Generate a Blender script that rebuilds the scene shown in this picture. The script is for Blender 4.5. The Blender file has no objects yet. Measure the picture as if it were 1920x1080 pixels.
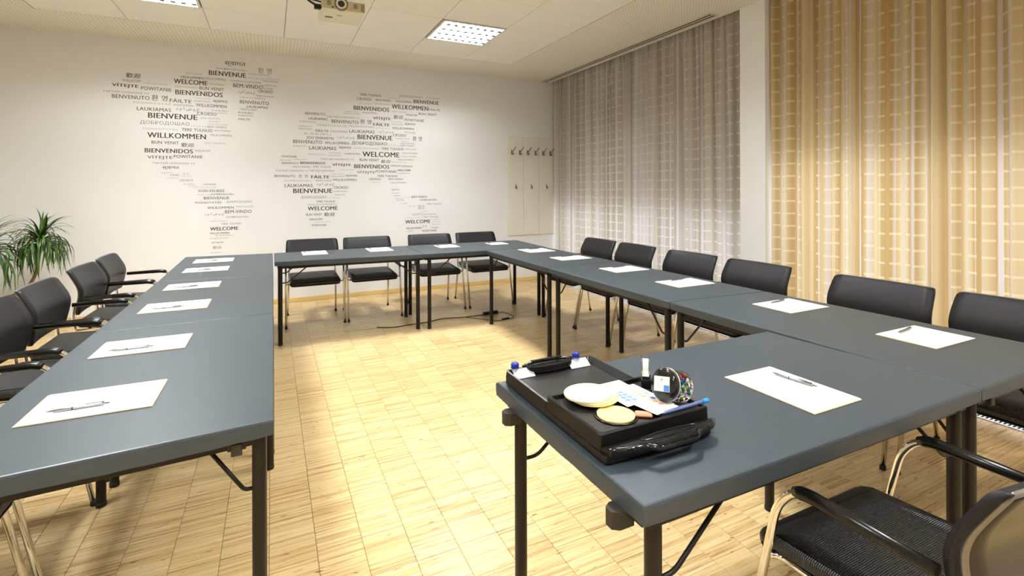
import bpy, bmesh, math, random
from mathutils import Vector, Matrix, Euler
random.seed(7)
S = bpy.context.scene
COL = S.collection
PI = math.pi

# ------------------------------------------------------------------ camera
F_PX, YAW, HY, CAMZ, ROLL = 932.03, math.radians(25.811), 355.92, 1.356, math.radians(-0.187)
cd = bpy.data.cameras.new('camera'); cam = bpy.data.objects.new('camera', cd); COL.objects.link(cam)
cd.sensor_width = 36.0; cd.lens = F_PX / 1920 * 36.0
cd.shift_y = -(540 - HY) / 1920
cd.clip_start = 0.02; cd.clip_end = 200
_f = Vector((math.sin(YAW), math.cos(YAW), 0)); _r = Vector((math.cos(YAW), -math.sin(YAW), 0)); _u = Vector((0, 0, 1))
_r2 = _r * math.cos(ROLL) + _u * math.sin(ROLL)
_u2 = -_r * math.sin(ROLL) + _u * math.cos(ROLL)
cam.matrix_world = Matrix(((_r2.x, _u2.x, -_f.x, 0), (_r2.y, _u2.y, -_f.y, 0), (_r2.z, _u2.z, -_f.z, CAMZ), (0, 0, 0, 1)))
S.camera = cam

# ------------------------------------------------------------------ world, exposure, lights
S.view_settings.view_transform = 'Standard'; S.view_settings.look = 'None'
S.view_settings.gamma = 1.0; S.view_settings.use_curve_mapping = False
S.view_settings.exposure = 0.0
W = bpy.data.worlds.new('world'); S.world = W; W.use_nodes = True
bg = W.node_tree.nodes['Background']; bg.inputs[0].default_value = (0.84, 0.90, 1.0, 1); bg.inputs[1].default_value = 3.0
LAMP_W, LAMP_COL = 150.0, (0.93, 0.965, 1.0)
LAMPS = [(-0.895, 4.90), (1.83, 4.90), (-0.895, 2.31), (1.83, 2.31), (-0.895, -0.28), (1.83, -0.28)]

# ------------------------------------------------------------------ room constants
YB, XL, XC, YR, H = 6.606, -2.95, 3.83, -3.0, 2.992
XW = 4.16
ZT = 0.74

# ------------------------------------------------------------------ materials
def srgb(r, g, b):
    f = lambda c: (c / 255 / 12.92) if c / 255 <= 0.04045 else ((c / 255 + 0.055) / 1.055) ** 2.4
    return (f(r), f(g), f(b), 1)
def mat(name, col, rough=0.5, metal=0.0, spec=0.5, bump=None, var=None, coat=0, sheen=0, trans=0, ior=1.45, alpha=1):
    m = bpy.data.materials.new(name); m.use_nodes = True; nt = m.node_tree; N = nt.nodes; L = nt.links
    p = N['Principled BSDF']
    p.inputs['Base Color'].default_value = col if len(col) == 4 else (*col, 1)
    p.inputs['Roughness'].default_value = rough; p.inputs['Metallic'].default_value = metal
    p.inputs['Specular IOR Level'].default_value = spec; p.inputs['IOR'].default_value = ior
    p.inputs['Coat Weight'].default_value = coat; p.inputs['Sheen Weight'].default_value = sheen
    p.inputs['Transmission Weight'].default_value = trans; p.inputs['Alpha'].default_value = alpha
    tc = N.new('ShaderNodeTexCoord')
    if bump or var:
        nz = N.new('ShaderNodeTexNoise'); nz.inputs['Scale'].default_value = (bump or var)[0]
        nz.inputs['Detail'].default_value = 4; L.new(tc.outputs['Object'], nz.inputs['Vector'])
    if bump:
        b = N.new('ShaderNodeBump'); b.inputs['Strength'].default_value = bump[1]; b.inputs['Distance'].default_value = 0.002
        L.new(nz.outputs['Fac'], b.inputs['Height']); L.new(b.outputs['Normal'], p.inputs['Normal'])
    if var:
        mx = N.new('ShaderNodeMix'); mx.data_type = 'RGBA'
        c = p.inputs['Base Color'].default_value
        k = var[1]
        mx.inputs[6].default_value = (c[0] * (1 - k), c[1] * (1 - k), c[2] * (1 - k), 1)
        mx.inputs[7].default_value = (min(1, c[0] * (1 + k)), min(1, c[1] * (1 + k)), min(1, c[2] * (1 + k)), 1)
        nv = N.new('ShaderNodeTexNoise'); nv.inputs['Scale'].default_value = var[0]; L.new(tc.outputs['Object'], nv.inputs['Vector'])
        L.new(nv.outputs['Fac'], mx.inputs[0]); L.new(mx.outputs[2], p.inputs['Base Color'])
    return m
class NT:
    """tiny node helper"""
    def __init__(s, m): s.m = m; s.N = m.node_tree.nodes; s.L = m.node_tree.links; s.p = s.N['Principled BSDF']
    def n(s, t, **kw):
        x = s.N.new(t)
        for k, v in kw.items(): setattr(x, k, v)
        return x
    def set(s, sock, v):
        if hasattr(v, 'links') or hasattr(v, 'is_linked'): s.L.new(v, sock)
        else: sock.default_value = v
    def math(s, op, a, b=None, c=None):
        x = s.n('ShaderNodeMath', operation=op); s.set(x.inputs[0], a)
        if b is not None: s.set(x.inputs[1], b)
        if c is not None: s.set(x.inputs[2], c)
        return x.outputs[0]
    def mix(s, f, a, b):
        x = s.n('ShaderNodeMix', data_type='RGBA'); s.set(x.inputs[0], f); s.set(x.inputs[6], a); s.set(x.inputs[7], b); return x.outputs[2]
    def comb(s, x, y, z):
        c = s.n('ShaderNodeCombineXYZ'); s.set(c.inputs[0], x); s.set(c.inputs[1], y); s.set(c.inputs[2], z); return c.outputs[0]
    def wn(s, v):
        x = s.n('ShaderNodeTexWhiteNoise', noise_dimensions='3D'); s.L.new(v, x.inputs[0]); return x.outputs[0]

M = {}
M['wall'] = mat('wall_paint', srgb(236, 236, 235), 0.85, bump=(900, 0.05))
M['ceil'] = mat('ceiling_tile_paint', srgb(245, 242, 232), 0.9, bump=(300, 0.08), var=(3, 0.015))
M['seam'] = mat('ceiling_joint', srgb(150, 145, 130), 0.9)
M['tablemetal'] = mat('dark_table_metal', srgb(30, 26, 22), 0.42, 0.1, spec=0.3, bump=(400, 0.03))
M['bracket'] = mat('bracket_plastic', srgb(50, 46, 40), 0.5, spec=0.3, bump=(200, 0.05))
M['chrome'] = mat('chrome', (0.86, 0.84, 0.8, 1), 0.08, 1.0)
M['armpad'] = mat('black_arm_plastic', (0.006, 0.0055, 0.005, 1), 0.24, spec=0.4, bump=(300, 0.05))
M['leather'] = mat('charcoal_upholstery', (0.017, 0.0155, 0.0175, 1), 0.42, spec=0.22, bump=(700, 0.2), var=(6, 0.1))
M['shell'] = mat('grey_shell_rim', srgb(125, 120, 112), 0.3, 0.4)
M['shellpanel'] = mat('smoked_back_panel', (0.03, 0.022, 0.015, 1), 0.28)
M['rubber'] = mat('rubber', (0.012, 0.012, 0.012, 1), 0.6)
M['paper'] = mat('white_paper', srgb(248, 247, 245), 0.7, bump=(500, 0.03))
M['tan'] = mat('tan_card', srgb(226, 196, 142), 0.6)
M['print'] = mat('grey_print', srgb(190, 188, 184), 0.6)
M['silver'] = mat('silver_pen', (0.30, 0.30, 0.31, 1), 0.16, 0.9)
M['darkink'] = mat('dark_pen_ring', (0.05, 0.05, 0.055, 1), 0.3)
M['black'] = mat('black_plastic', (0.007, 0.0065, 0.006, 1), 0.3, spec=0.35, bump=(500, 0.15))
M['blackg'] = mat('glossy_black_plastic', (0.01, 0.01, 0.01, 1), 0.12)
M['hemp'] = mat('tray_floor_plastic', (0.014, 0.012, 0.010, 1), 0.35, spec=0.4, bump=(600, 0.2))
M['blue'] = mat('blue_plastic', srgb(24, 40, 150), 0.3)
M['ltblue'] = mat('light_blue_plastic', srgb(40, 150, 225), 0.3)
M['strip'] = mat('silver_label_strip', srgb(196, 196, 198), 0.3, 0.4)
M['cream'] = mat('cream_card', srgb(236, 222, 176), 0.7, bump=(300, 0.03))
M['cream2'] = mat('yellow_card', srgb(238, 214, 140), 0.7)
M['coral'] = mat('coral_rubber', srgb(240, 150, 120), 0.5)
M['clear'] = mat('clear_plastic', (1, 1, 1, 1), 0.04, trans=1.0, ior=1.3)
M['tape'] = mat('tape_roll', srgb(240, 238, 225), 0.4)
M['proj'] = mat('projector_body', srgb(226, 220, 200), 0.45, bump=(400, 0.03))
M['projf'] = mat('projector_face', srgb(190, 180, 152), 0.45)
M['projv'] = mat('projector_vent', srgb(140, 128, 105), 0.6)
M['lens'] = mat('lens_glass', (0.008, 0.006, 0.012, 1), 0.05, coat=0.5)
M['cable'] = mat('black_cable', (0.02, 0.016, 0.013, 1), 0.5)
M['steel'] = mat('brushed_steel', (0.55, 0.53, 0.5, 1), 0.3, 0.9)
M['hook'] = mat('dark_steel_hook', (0.22, 0.2, 0.17, 1), 0.3, 0.9)
M['board'] = mat('cream_coat_panel', srgb(232, 228, 216), 0.5, bump=(60, 0.02))
M['base'] = mat('oak_skirting', srgb(222, 192, 130), 0.45, bump=(80, 0.1), var=(12, 0.1))
M['trunk'] = mat('plant_stem', srgb(120, 92, 58), 0.8, bump=(60, 0.8), var=(20, 0.3))
M['pot'] = mat('glazed_pot', srgb(70, 66, 62), 0.3)
M['soil'] = mat('soil', srgb(45, 32, 22), 0.95, bump=(80, 1.0))
M['frame'] = mat('window_frame_paint', srgb(215, 214, 210), 0.4)
M['glass'] = mat('window_glass', (1, 1, 1, 1), 0.0, trans=1.0, ior=1.01)
M['blocker'] = mat('daylight_blocker_cloth', srgb(150, 146, 138), 0.9)  # for the unseen sheets added to block daylight
M['alu'] = mat('louvre_aluminium', (0.85, 0.85, 0.84, 1), 0.2, 0.9)
M['lampframe'] = mat('lamp_frame', srgb(225, 222, 212), 0.4)
M['track'] = mat('track_slot_black', (0.01, 0.01, 0.01, 1), 0.6)
M['railm'] = mat('track_rail_paint', srgb(226, 220, 200), 0.5)
M['grille'] = mat('convector_steel', (0.7, 0.72, 0.76, 1), 0.25, 0.8)
M['grilled'] = mat('convector_trench', (0.03, 0.03, 0.035, 1), 0.7)

# stretched table cloth: fine horizontal weave
m = mat('slate_table_cloth', (0.075, 0.088, 0.098, 1), 0.42, spec=0.6); t = NT(m); M['cloth'] = m
tc = t.n('ShaderNodeTexCoord'); mp = t.n('ShaderNodeMapping'); mp.inputs['Scale'].default_value = (18, 260, 60); t.L.new(tc.outputs['Object'], mp.inputs[0])
nz = t.n('ShaderNodeTexNoise'); nz.inputs['Scale'].default_value = 1.0; nz.inputs['Detail'].default_value = 3; t.L.new(mp.outputs[0], nz.inputs['Vector'])
t.L.new(t.mix(nz.outputs['Fac'], (0.026, 0.038, 0.048, 1), (0.042, 0.056, 0.067, 1)), t.p.inputs['Base Color'])
b = t.n('ShaderNodeBump'); b.inputs['Strength'].default_value = 0.15; b.inputs['Distance'].default_value = 0.001; t.L.new(nz.outputs['Fac'], b.inputs['Height']); t.L.new(b.outputs[0], t.p.inputs['Normal'])

# ribbed seat cover
m = mat('ribbed_black_seat', (0.016, 0.015, 0.014, 1), 0.36, spec=0.6); t = NT(m); M['seat'] = m
tc = t.n('ShaderNodeTexCoord'); sx = t.n('ShaderNodeSeparateXYZ'); t.L.new(tc.outputs['Object'], sx.inputs[0])
a = t.math('SINE', t.math('MULTIPLY', sx.outputs[1], 1250)); bb = t.math('SINE', t.math('MULTIPLY', sx.outputs[0], 900))
hh = t.math('ADD', t.math('MULTIPLY', a, 0.7), t.math('MULTIPLY', bb, 0.3))
b = t.n('ShaderNodeBump'); b.inputs['Strength'].default_value = 0.5; b.inputs['Distance'].default_value = 0.002; t.L.new(hh, b.inputs['Height']); t.L.new(b.outputs[0], t.p.inputs['Normal'])

# floor: upright wooden lamellae in blocks 165 mm wide; world-space so all blocks share it
CW, BL = 0.1625, 0.325
m = mat('lamella_parquet', (0.8, 0.62, 0.36, 1), 0.34, spec=0.5); t = NT(m); M['floor'] = m
g = t.n('ShaderNodeNewGeometry'); sx = t.n('ShaderNodeSeparateXYZ'); t.L.new(g.outputs['Position'], sx.inputs[0])
X, Y = sx.outputs[0], sx.outputs[1]
ci = t.math('FLOOR', t.math('DIVIDE', t.math('ADD', X, 0.0125), CW))
yo = t.math('ADD', Y, t.math('MULTIPLY', t.math('MODULO', ci, 2), BL / 2))
bi = t.math('FLOOR', t.math('DIVIDE', yo, BL))
li = t.math('FLOOR', t.math('DIVIDE', Y, 0.0082))
r1 = t.wn(t.comb(ci, li, 1.3)); r2 = t.wn(t.comb(ci, bi, 4.7))
gm = t.n('ShaderNodeMapping'); gm.inputs['Scale'].default_value = (7, 130, 1); t.L.new(g.outputs['Position'], gm.inputs[0])
gn = t.n('ShaderNodeTexNoise'); gn.inputs['Scale'].default_value = 1; gn.inputs['Detail'].default_value = 5; t.L.new(gm.outputs[0], gn.inputs['Vector'])
fac = t.math('ADD', t.math('ADD', t.math('MULTIPLY', r1, 0.36), t.math('MULTIPLY', r2, 0.10)), t.math('MULTIPLY', gn.outputs['Fac'], 0.66))
cr = t.n('ShaderNodeValToRGB'); e = cr.color_ramp.elements
e[0].position = 0.22; e[0].color = srgb(140, 96, 50)
e[1].position = 0.92; e[1].color = srgb(230, 209, 162)
x = e.new(0.5); x.color = srgb(208, 177, 122)
t.L.new(fac, cr.inputs[0])
km = t.n('ShaderNodeMapping'); km.inputs['Scale'].default_value = (16, 90, 1); t.L.new(g.outputs['Position'], km.inputs[0])
kn = t.n('ShaderNodeTexNoise'); kn.inputs['Scale'].default_value = 1; kn.inputs['Detail'].default_value = 2; t.L.new(km.outputs[0], kn.inputs['Vector'])
kf = t.n('ShaderNodeMapRange'); kf.inputs[1].default_value = 0.67; kf.inputs[2].default_value = 0.74; t.L.new(kn.outputs['Fac'], kf.inputs[0])
col = t.mix(kf.outputs[0], cr.outputs[0], srgb(110, 66, 30))
t.L.new(col, t.p.inputs['Base Color'])
b = t.n('ShaderNodeBump'); b.inputs['Strength'].default_value = 0.12; b.inputs['Distance'].default_value = 0.001; t.L.new(fac, b.inputs['Height']); t.L.new(b.outputs[0], t.p.inputs['Normal'])
M['floorgap'] = mat('parquet_joint', srgb(150, 110, 64), 0.8)

# perforated perimeter ceiling: fine grid of holes
m = mat('perforated_ceiling', srgb(228, 222, 204), 0.9); t = NT(m); M['perf'] = m
g = t.n('ShaderNodeNewGeometry'); sx = t.n('ShaderNodeSeparateXYZ'); t.L.new(g.outputs['Position'], sx.inputs[0])
fx = t.math('SUBTRACT', t.math('FRACT', t.math('MULTIPLY', sx.outputs[0], 28)), 0.5); fy = t.math('SUBTRACT', t.math('FRACT', t.math('MULTIPLY', sx.outputs[1], 28)), 0.5)
d = t.math('SQRT', t.math('ADD', t.math('MULTIPLY', fx, fx), t.math('MULTIPLY', fy, fy)))
t.L.new(t.mix(t.math('LESS_THAN', d, 0.2), srgb(240, 235, 220), srgb(196, 190, 174)), t.p.inputs['Base Color'])

def curtain_mat(name, base, dark, stripe, dash, dk):
    m = bpy.data.materials.new(name); m.use_nodes = True; t = NT(m)
    p = t.p; out = t.N['Material Output']
    uv = t.n('ShaderNodeUVMap'); sx = t.n('ShaderNodeSeparateXYZ'); t.L.new(uv.outputs[0], sx.inputs[0])
    U, V = sx.outputs[0], sx.outputs[1]
    nb = t.n('ShaderNodeTexNoise', noise_dimensions='1D'); nb.inputs['Scale'].default_value = 9.0; nb.inputs['Detail'].default_value = 1
    t.L.new(U, nb.inputs['W'])
    mr = t.n('ShaderNodeMapRange'); mr.inputs[1].default_value = 0.42; mr.inputs[2].default_value = 0.60; t.L.new(nb.outputs[0], mr.inputs[0])
    c = t.mix(mr.outputs[0], base, dark)
    nb2 = t.n('ShaderNodeTexNoise', noise_dimensions='1D'); nb2.inputs['Scale'].default_value = 21.0; t.L.new(U, nb2.inputs['W'])
    mr2 = t.n('ShaderNodeMapRange'); mr2.inputs[1].default_value = 0.55; mr2.inputs[2].default_value = 0.66; t.L.new(nb2.outputs[0], mr2.inputs[0])
    c = t.mix(mr2.outputs[0], c, stripe)
    cu = t.math('DIVIDE', U, 0.095); ci = t.math('FLOOR', cu); fu = t.math('FRACT', cu)
    vv = t.math('FRACT', t.math('ADD', t.math('DIVIDE', V, 0.104), t.math('MULTIPLY', t.wn(t.comb(ci, 2.0, 0.0)), 0.12)))
    on = t.math('MULTIPLY', t.math('LESS_THAN', vv, 0.15), t.math('MULTIPLY', t.math('LESS_THAN', fu, 0.66), t.math('GREATER_THAN', t.wn(t.comb(ci, 7.0, 1.0)), 0.24)))
    c = t.mix(t.math('MULTIPLY', on, dk), c, dash)
    df = t.n('ShaderNodeBsdfDiffuse'); tr = t.n('ShaderNodeBsdfTranslucent'); t.L.new(c, df.inputs[0]); t.L.new(c, tr.inputs[0])
    ms = t.n('ShaderNodeMixShader'); ms.inputs[0].default_value = 0.36; t.L.new(df.outputs[0], ms.inputs[1]); t.L.new(tr.outputs[0], ms.inputs[2])
    t.L.new(ms.outputs[0], out.inputs[0]); t.N.remove(p)
    return m
M['curtL'] = curtain_mat('grey_curtain_cloth', srgb(214, 206, 194), srgb(190, 180, 164), srgb(228, 222, 222), srgb(240, 234, 220), 0.62)
M['curtR'] = curtain_mat('warm_lit_curtain_cloth', srgb(224, 204, 162), srgb(200, 170, 118), srgb(222, 212, 204), srgb(250, 240, 214), 0.45)  # same weave as the grey one, warmer light put into its colours

m = mat('long_leaf', srgb(58, 96, 36), 0.38); t = NT(m); M['leaf'] = m
oi = t.n('ShaderNodeObjectInfo'); t.L.new(t.mix(oi.outputs['Random'], srgb(26, 52, 20), srgb(88, 122, 50)), t.p.inputs['Base Color'])
M['word'] = {k: mat('wall_lettering_' + k, c, 0.6) for k, c in dict(B=srgb(70, 60, 30), M=srgb(78, 73, 60), L=srgb(128, 124, 114), F=srgb(166, 162, 150)).items()}

# ------------------------------------------------------------------ geometry helpers
class MB:
    def __init__(s): s.v = []; s.f = []; s.sm = []
    def add(s, vs, fs, smooth=False):
        o = len(s.v); s.v += [tuple(v) for v in vs]; s.f += [tuple(i + o for i in f) for f in fs]; s.sm += [smooth] * len(fs); return s
    def box(s, x0, x1, y0, y1, z0, z1, c=0.0):
        if x1 < x0: x0, x1 = x1, x0
        if y1 < y0: y0, y1 = y1, y0
        if z1 < z0: z0, z1 = z1, z0
        c = min(c, (x1 - x0) * .45, (y1 - y0) * .45, (z1 - z0) * .45)
        if c <= 0:
            vs = [(x, y, z) for z in (z0, z1) for x, y in ((x0, y0), (x1, y0), (x1, y1), (x0, y1))]
            return s.add(vs, [(3, 2, 1, 0), (4, 5, 6, 7), (0, 1, 5, 4), (1, 2, 6, 5), (2, 3, 7, 6), (3, 0, 4, 7)])
        def ring(z, i): return [(x0 + i, y0 + c, z), (x0 + c, y0 + i, z), (x1 - c, y0 + i, z), (x1 - i, y0 + c, z), (x1 - i, y1 - c, z), (x1 - c, y1 - i, z), (x0 + c, y1 - i, z), (x0 + i, y1 - c, z)]
        def rin(z): return [(x0 + c, y0 + c, z), (x0 + c, y0 + c, z), (x1 - c, y0 + c, z), (x1 - c, y0 + c, z), (x1 - c, y1 - c, z), (x1 - c, y1 - c, z), (x0 + c, y1 - c, z), (x0 + c, y1 - c, z)]
        def r8(z, e):  # e=inset
            a = e; k = max(c, e)
            return [(x0 + a, y0 + k + .0, z), (x0 + k, y0 + a, z), (x1 - k, y0 + a, z), (x1 - a, y0 + k, z), (x1 - a, y1 - k, z), (x1 - k, y1 - a, z), (x0 + k, y1 - a, z), (x0 + a, y1 - k, z)]
        q = c * .999
        vs = r8(z0, q) + ring(z0 + c, 0) + ring(z1 - c, 0) + r8(z1, q)
        fs = [tuple(range(7, -1, -1)), tuple(range(24, 32))]
        for k in range(3):
            for i in range(8):
                j = (i + 1) % 8; fs.append((k * 8 + i, k * 8 + j, k * 8 + 8 + j, k * 8 + 8 + i))
        return s.add(vs, fs)
    def prism(s, poly, z0, z1, smooth=False):
        n = len(poly); vs = [(x, y, z0) for x, y in poly] + [(x, y, z1) for x, y in poly]
        fs = [tuple(range(n - 1, -1, -1)), tuple(range(n, 2 * n))] + [(i, (i + 1) % n, n + (i + 1) % n, n + i) for i in range(n)]
        return s.add(vs, fs, smooth)
    def stack(s, rings, cap=True, smooth=True):
        n = len(rings[0]); vs = [p for r in rings for p in r]; fs = []
        for k in range(len(rings) - 1):
            for i in range(n):
                j = (i + 1) % n; fs.append((k * n + i, k * n + j, (k + 1) * n + j, (k + 1) * n + i))
        s.add(vs, fs, smooth)
        if cap:
            o = len(s.v) - len(vs)
            s.f.append(tuple(o + i for i in range(n - 1, -1, -1))); s.sm.append(False)
            s.f.append(tuple(o + (len(rings) - 1) * n + i for i in range(n))); s.sm.append(False)
        return s
    def tube(s, pts, r, n=10, r2=None, smooth=True):
        pts = [Vector(p) for p in pts]; rs = r if isinstance(r, (list, tuple)) else [r] * len(pts); rings = []
        t0 = (pts[1] - pts[0]).normalized(); up = Vector((0, 0, 1)) if abs(t0.z) < .9 else Vector((1, 0, 0))
        a = t0.cross(up).normalized(); 
        for i, p in enumerate(pts):
            t = (pts[min(i + 1, len(pts) - 1)] - pts[max(i - 1, 0)]).normalized()
            a = (a - t * a.dot(t)).normalized(); b = t.cross(a)
            rings.append([tuple(p + a * math.cos(2 * PI * k / n) * rs[i] + b * math.sin(2 * PI * k / n) * (r2 or rs[i])) for k in range(n)])
        return s.stack(rings, True, smooth)
    def lathe(s, prof, n=24, c=(0, 0, 0), smooth=True):
        rings = [[(c[0] + r * math.cos(2 * PI * k / n), c[1] + r * math.sin(2 * PI * k / n), c[2] + z) for k in range(n)] for r, z in prof]
        return s.stack(rings, True, smooth)
    def mesh(s, name, m):
        me = bpy.data.meshes.new(name); me.from_pydata(s.v, [], s.f); me.polygons.foreach_set('use_smooth', s.sm)
        me.materials.append(m); me.update(); return me
def link(name, data, parent=None, loc=None, rot=None):
    o = bpy.data.objects.new(name, data); COL.objects.link(o)
    if parent: o.parent = parent
    if loc: o.location = loc
    if rot: o.rotation_euler = rot
    return o
def obj(name, mb, m, parent=None, loc=None, rot=None): return link(name, mb.mesh(name, m), parent, loc, rot)
def tag(o, label=None, cat=None, group=None, kind=None):
    for k, v in (('label', label), ('category', cat), ('group', group), ('kind', kind)):
        if v: o[k] = v
    return o
def thing(name, label, cat, loc=(0, 0, 0), rz=0, group=None): return tag(link(name, None, None, loc, (0, 0, rz)), label, cat, group)
def struct(name, mb=None, m=None, parent=None):
    o = obj(name, mb, m, parent) if mb else link(name, None, parent)
    if not parent: o['kind'] = 'structure'
    return o
def copy_tree(o, parent=None):
    c = o.copy(); COL.objects.link(c); c.parent = parent
    for ch in o.children: copy_tree(ch, c)
    return c
def round_path(pts, r, n=6):
    """polyline with filleted corners"""
    P = [Vector(p) for p in pts]; out = [P[0]]
    for i in range(1, len(P) - 1):
        a, b, c = P[i - 1], P[i], P[i + 1]; d = min(r, (a - b).length * .48, (c - b).length * .48)
        p0 = b + (a - b).normalized() * d; p1 = b + (c - b).normalized() * d
        for k in range(n + 1):
            u = k / n; out.append(p0 * (1 - u) ** 2 + b * 2 * u * (1 - u) + p1 * u * u)
    out.append(P[-1]); return out

# ================================================================== ROOM
fl = struct('floor', MB().box(XL, XW, YR, YB, -0.10, -0.004), M['floorgap'])
# parquet blocks: the 300 nearest in view are parts, the rest one joined part
camx = Vector((0, 0))
cells = []
c0 = int((XL + 0.0125) // CW); c1 = int((3.755 + 0.0125) // CW)
for ci in range(c0, c1 + 1):
    xa, xb = max(XL, ci * CW - 0.0125), min(3.755, (ci + 1) * CW - 0.0125)
    if xb - xa < 0.02: continue
    off = (ci % 2) * BL / 2
    k = math.floor((YR + off) / BL)
    while k * BL - off < YB:
        ya, yb = max(YR, k * BL - off), min(YB, (k + 1) * BL - off); k += 1
        if yb - ya > 0.02: cells.append((xa, xb, ya, yb))
def inview(c):
    x, y = (c[0] + c[1]) / 2, (c[2] + c[3]) / 2
    d = x * _f.x + y * _f.y
    if d < 0.6: return None
    u = 960 + F_PX * (x * _r.x + y * _r.y) / d; v = HY + F_PX * CAMZ / d
    return d if -60 < u < 1980 and v < 1130 else None
full = [c for c in cells]
vis = sorted((inview(c), c) for c in full if inview(c) is not None)
near = [c for d, c in vis if abs(c[1] - c[0] - CW) < 1e-4 and abs(c[3] - c[2] - BL) < 1e-4][:298]
ns = set(near)
G = 0.0007
bm_ = MB().box(-CW / 2 + G, CW / 2 - G, -BL / 2 + G, BL / 2 - G, -0.008, 0, 0.0012).mesh('parquet_block', M['floor'])
for c in near: link('parquet_block', bm_, fl, ((c[0] + c[1]) / 2, (c[2] + c[3]) / 2, random.uniform(-.0002, .0002)))
r = MB()
for c in full:
    if c in ns: continue
    x0, x1, y0, y1 = c[0] + G, c[1] - G, c[2] + G, c[3] - G
    r.add([(x0, y0, 0), (x1, y0, 0), (x1, y1, 0), (x0, y1, 0), (x0, y0, -.008), (x1, y0, -.008), (x1, y1, -.008), (x0, y1, -.008)], [(0, 1, 2, 3), (4, 5, 1, 0), (5, 6, 2, 1), (6, 7, 3, 2), (7, 4, 0, 3)])
tag(obj('parquet_blocks', r, M['floor'], fl), kind='stuff')

struct('wall_back', MB().box(XL - .1, XW + .1, YB, YB + .12, -.1, H + .3), M['wall'])
struct('wall_left', MB().box(XL - .12, XL, YR, YB, -.1, H + .3), M['wall'])
struct('wall_front', MB().box(XL - .1, XW + .1, YR - .12, YR, -.1, H + .3), M['wall'])
struct('baseboard_back', MB().box(XL, 3.755, YB - .014, YB, 0, 0.055, .003), M['base'])
struct('baseboard_left', MB().box(XL, XL + .014, YR, YB - .014, 0, 0.055, .003), M['base'])
struct('pillar', MB().box(XC, XW, 2.905, 3.16, 0, H + .25), M['wall'])
wr = struct('wall_right', MB().box(XW + .06, XW + .2, YR, YB, 2.75, H + .3), M['wall'])

# ceiling: slab, tiles, perforated band, downstand edge above the curtains
ce = struct('ceiling', MB().box(XL, XC, YR, YB, H + .10, H + .25), M['ceil'])
TX0, TX1, PX, TY0, PY = -1.908, 2.835, 0.6776, 5.855, 0.648
NYT = 13
r = MB(); z0, z1 = H, H + .02
r.box(XL, XC, TY0 + .006, YB, z0, z1); r.box(TX1 + .006, XC, YR, TY0 + .006, z0, z1); r.box(XL, TX0 - .006, YR, TY0 + .006, z0, z1)
obj('perforated_border', r, M['perf'], ce)
obj('tile_grid', MB().box(TX0 - .01, TX1 + .01, YR, TY0 + .01, H + .0195, H + .02) if False else MB().box(XL, XC, YR, YB, H + .094, H + .099), M['seam'], ce)
lampcell = {}
for i, (lx, ly) in enumerate(LAMPS):
    lampcell[(round((lx - PX / 2 - TX0) / PX), round((TY0 - ly - PY / 2) / PY))] = i
g = 0.0022
tm = MB().box(-PX / 2 + g, PX / 2 - g, -PY / 2 + g, PY / 2 - g, 0, .02, .002).mesh('ceiling_tile', M['ceil'])
for i in range(7):
    for j in range(NYT):
        if (i, j) in lampcell: continue
        link('ceiling_tile', tm, ce, (TX0 + (i + .5) * PX, TY0 - (j + .5) * PY, H + random.uniform(-.0006, .0006)))
yl = TY0 - NYT * PY
if yl > YR: obj('ceiling_end', MB().box(TX0, TX1, YR, yl - .003, H, H + .02), M['ceil'], ce)
gb = MB()   # T-bars behind the joints
for i in range(8): gb.box(TX0 + i * PX - .012, TX0 + i * PX + .012, YR, TY0, H + .0215, H + .03)
for j in range(NYT + 1): gb.box(TX0, TX1, TY0 - j * PY - .012, TY0 - j * PY + .012, H + .0215, H + .03)
obj('grid_bars', gb, M['seam'], ce)
struct('trim_1', MB().box(XC, XW + .06, 3.16, YB, H + .16, H + .25), M['wall'])
struct('trim_2', MB().box(XC, XW + .06, YR, 2.905, H + .16, H + .25), M['wall'])
struct('trim_3', MB().box(XC - .004, XC + .012, 3.16, YB, H - .001, H + .16), M['ceil'])
struct('trim_4', MB().box(XC - .004, XC + .012, YR, 2.905, H - .001, H + .16), M['ceil'])

# windows behind the curtains
def window(n, ya, yb, cnt, blockerz):
    w = struct(f'window_{n}')
    fr = MB(); d0, d1 = XW - .01, XW + .06
    fr.box(d0, d1, ya, yb, .06, .12).box(d0, d1, ya, yb, 2.68, 2.75)
    step = (yb - ya) / cnt
    for k in range(cnt + 1): fr.box(d0, d1, ya + k * step - .03 * (k > 0), ya + k * step + .03 * (k < cnt), .12, 2.68)
    obj('window_frame', fr, M['frame'], w)
    for k in range(cnt): obj('pane', MB().box(XW + .02, XW + .028, ya + k * step + .025, ya + (k + 1) * step - .025, .10, 2.70), M['glass'], w)
    obj('daylight_blocker', MB().box(XW - .045, XW - .042, ya + .02, yb - .02, blockerz, 2.75), M['blocker'], w)  # unseen sheet added to keep daylight off the upper curtain
    obj('blocker_bar', MB().box(XW - .05, XW - .037, ya + .02, yb - .02, blockerz - .02, blockerz), M['frame'], w)  # lower edge of the added daylight sheet
    obj('lintel', MB().box(XW - .06, XW + .06, ya, yb, 2.75, H + .16), M['wall'], w)
    obj('sill', MB().box(XW - .01, XW + .1, ya, yb, 0, .06), M['frame'], w)
window(1, 3.16, YB, 3, 1.15)
window(2, YR, 2.905, 5, 1.62)

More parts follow.
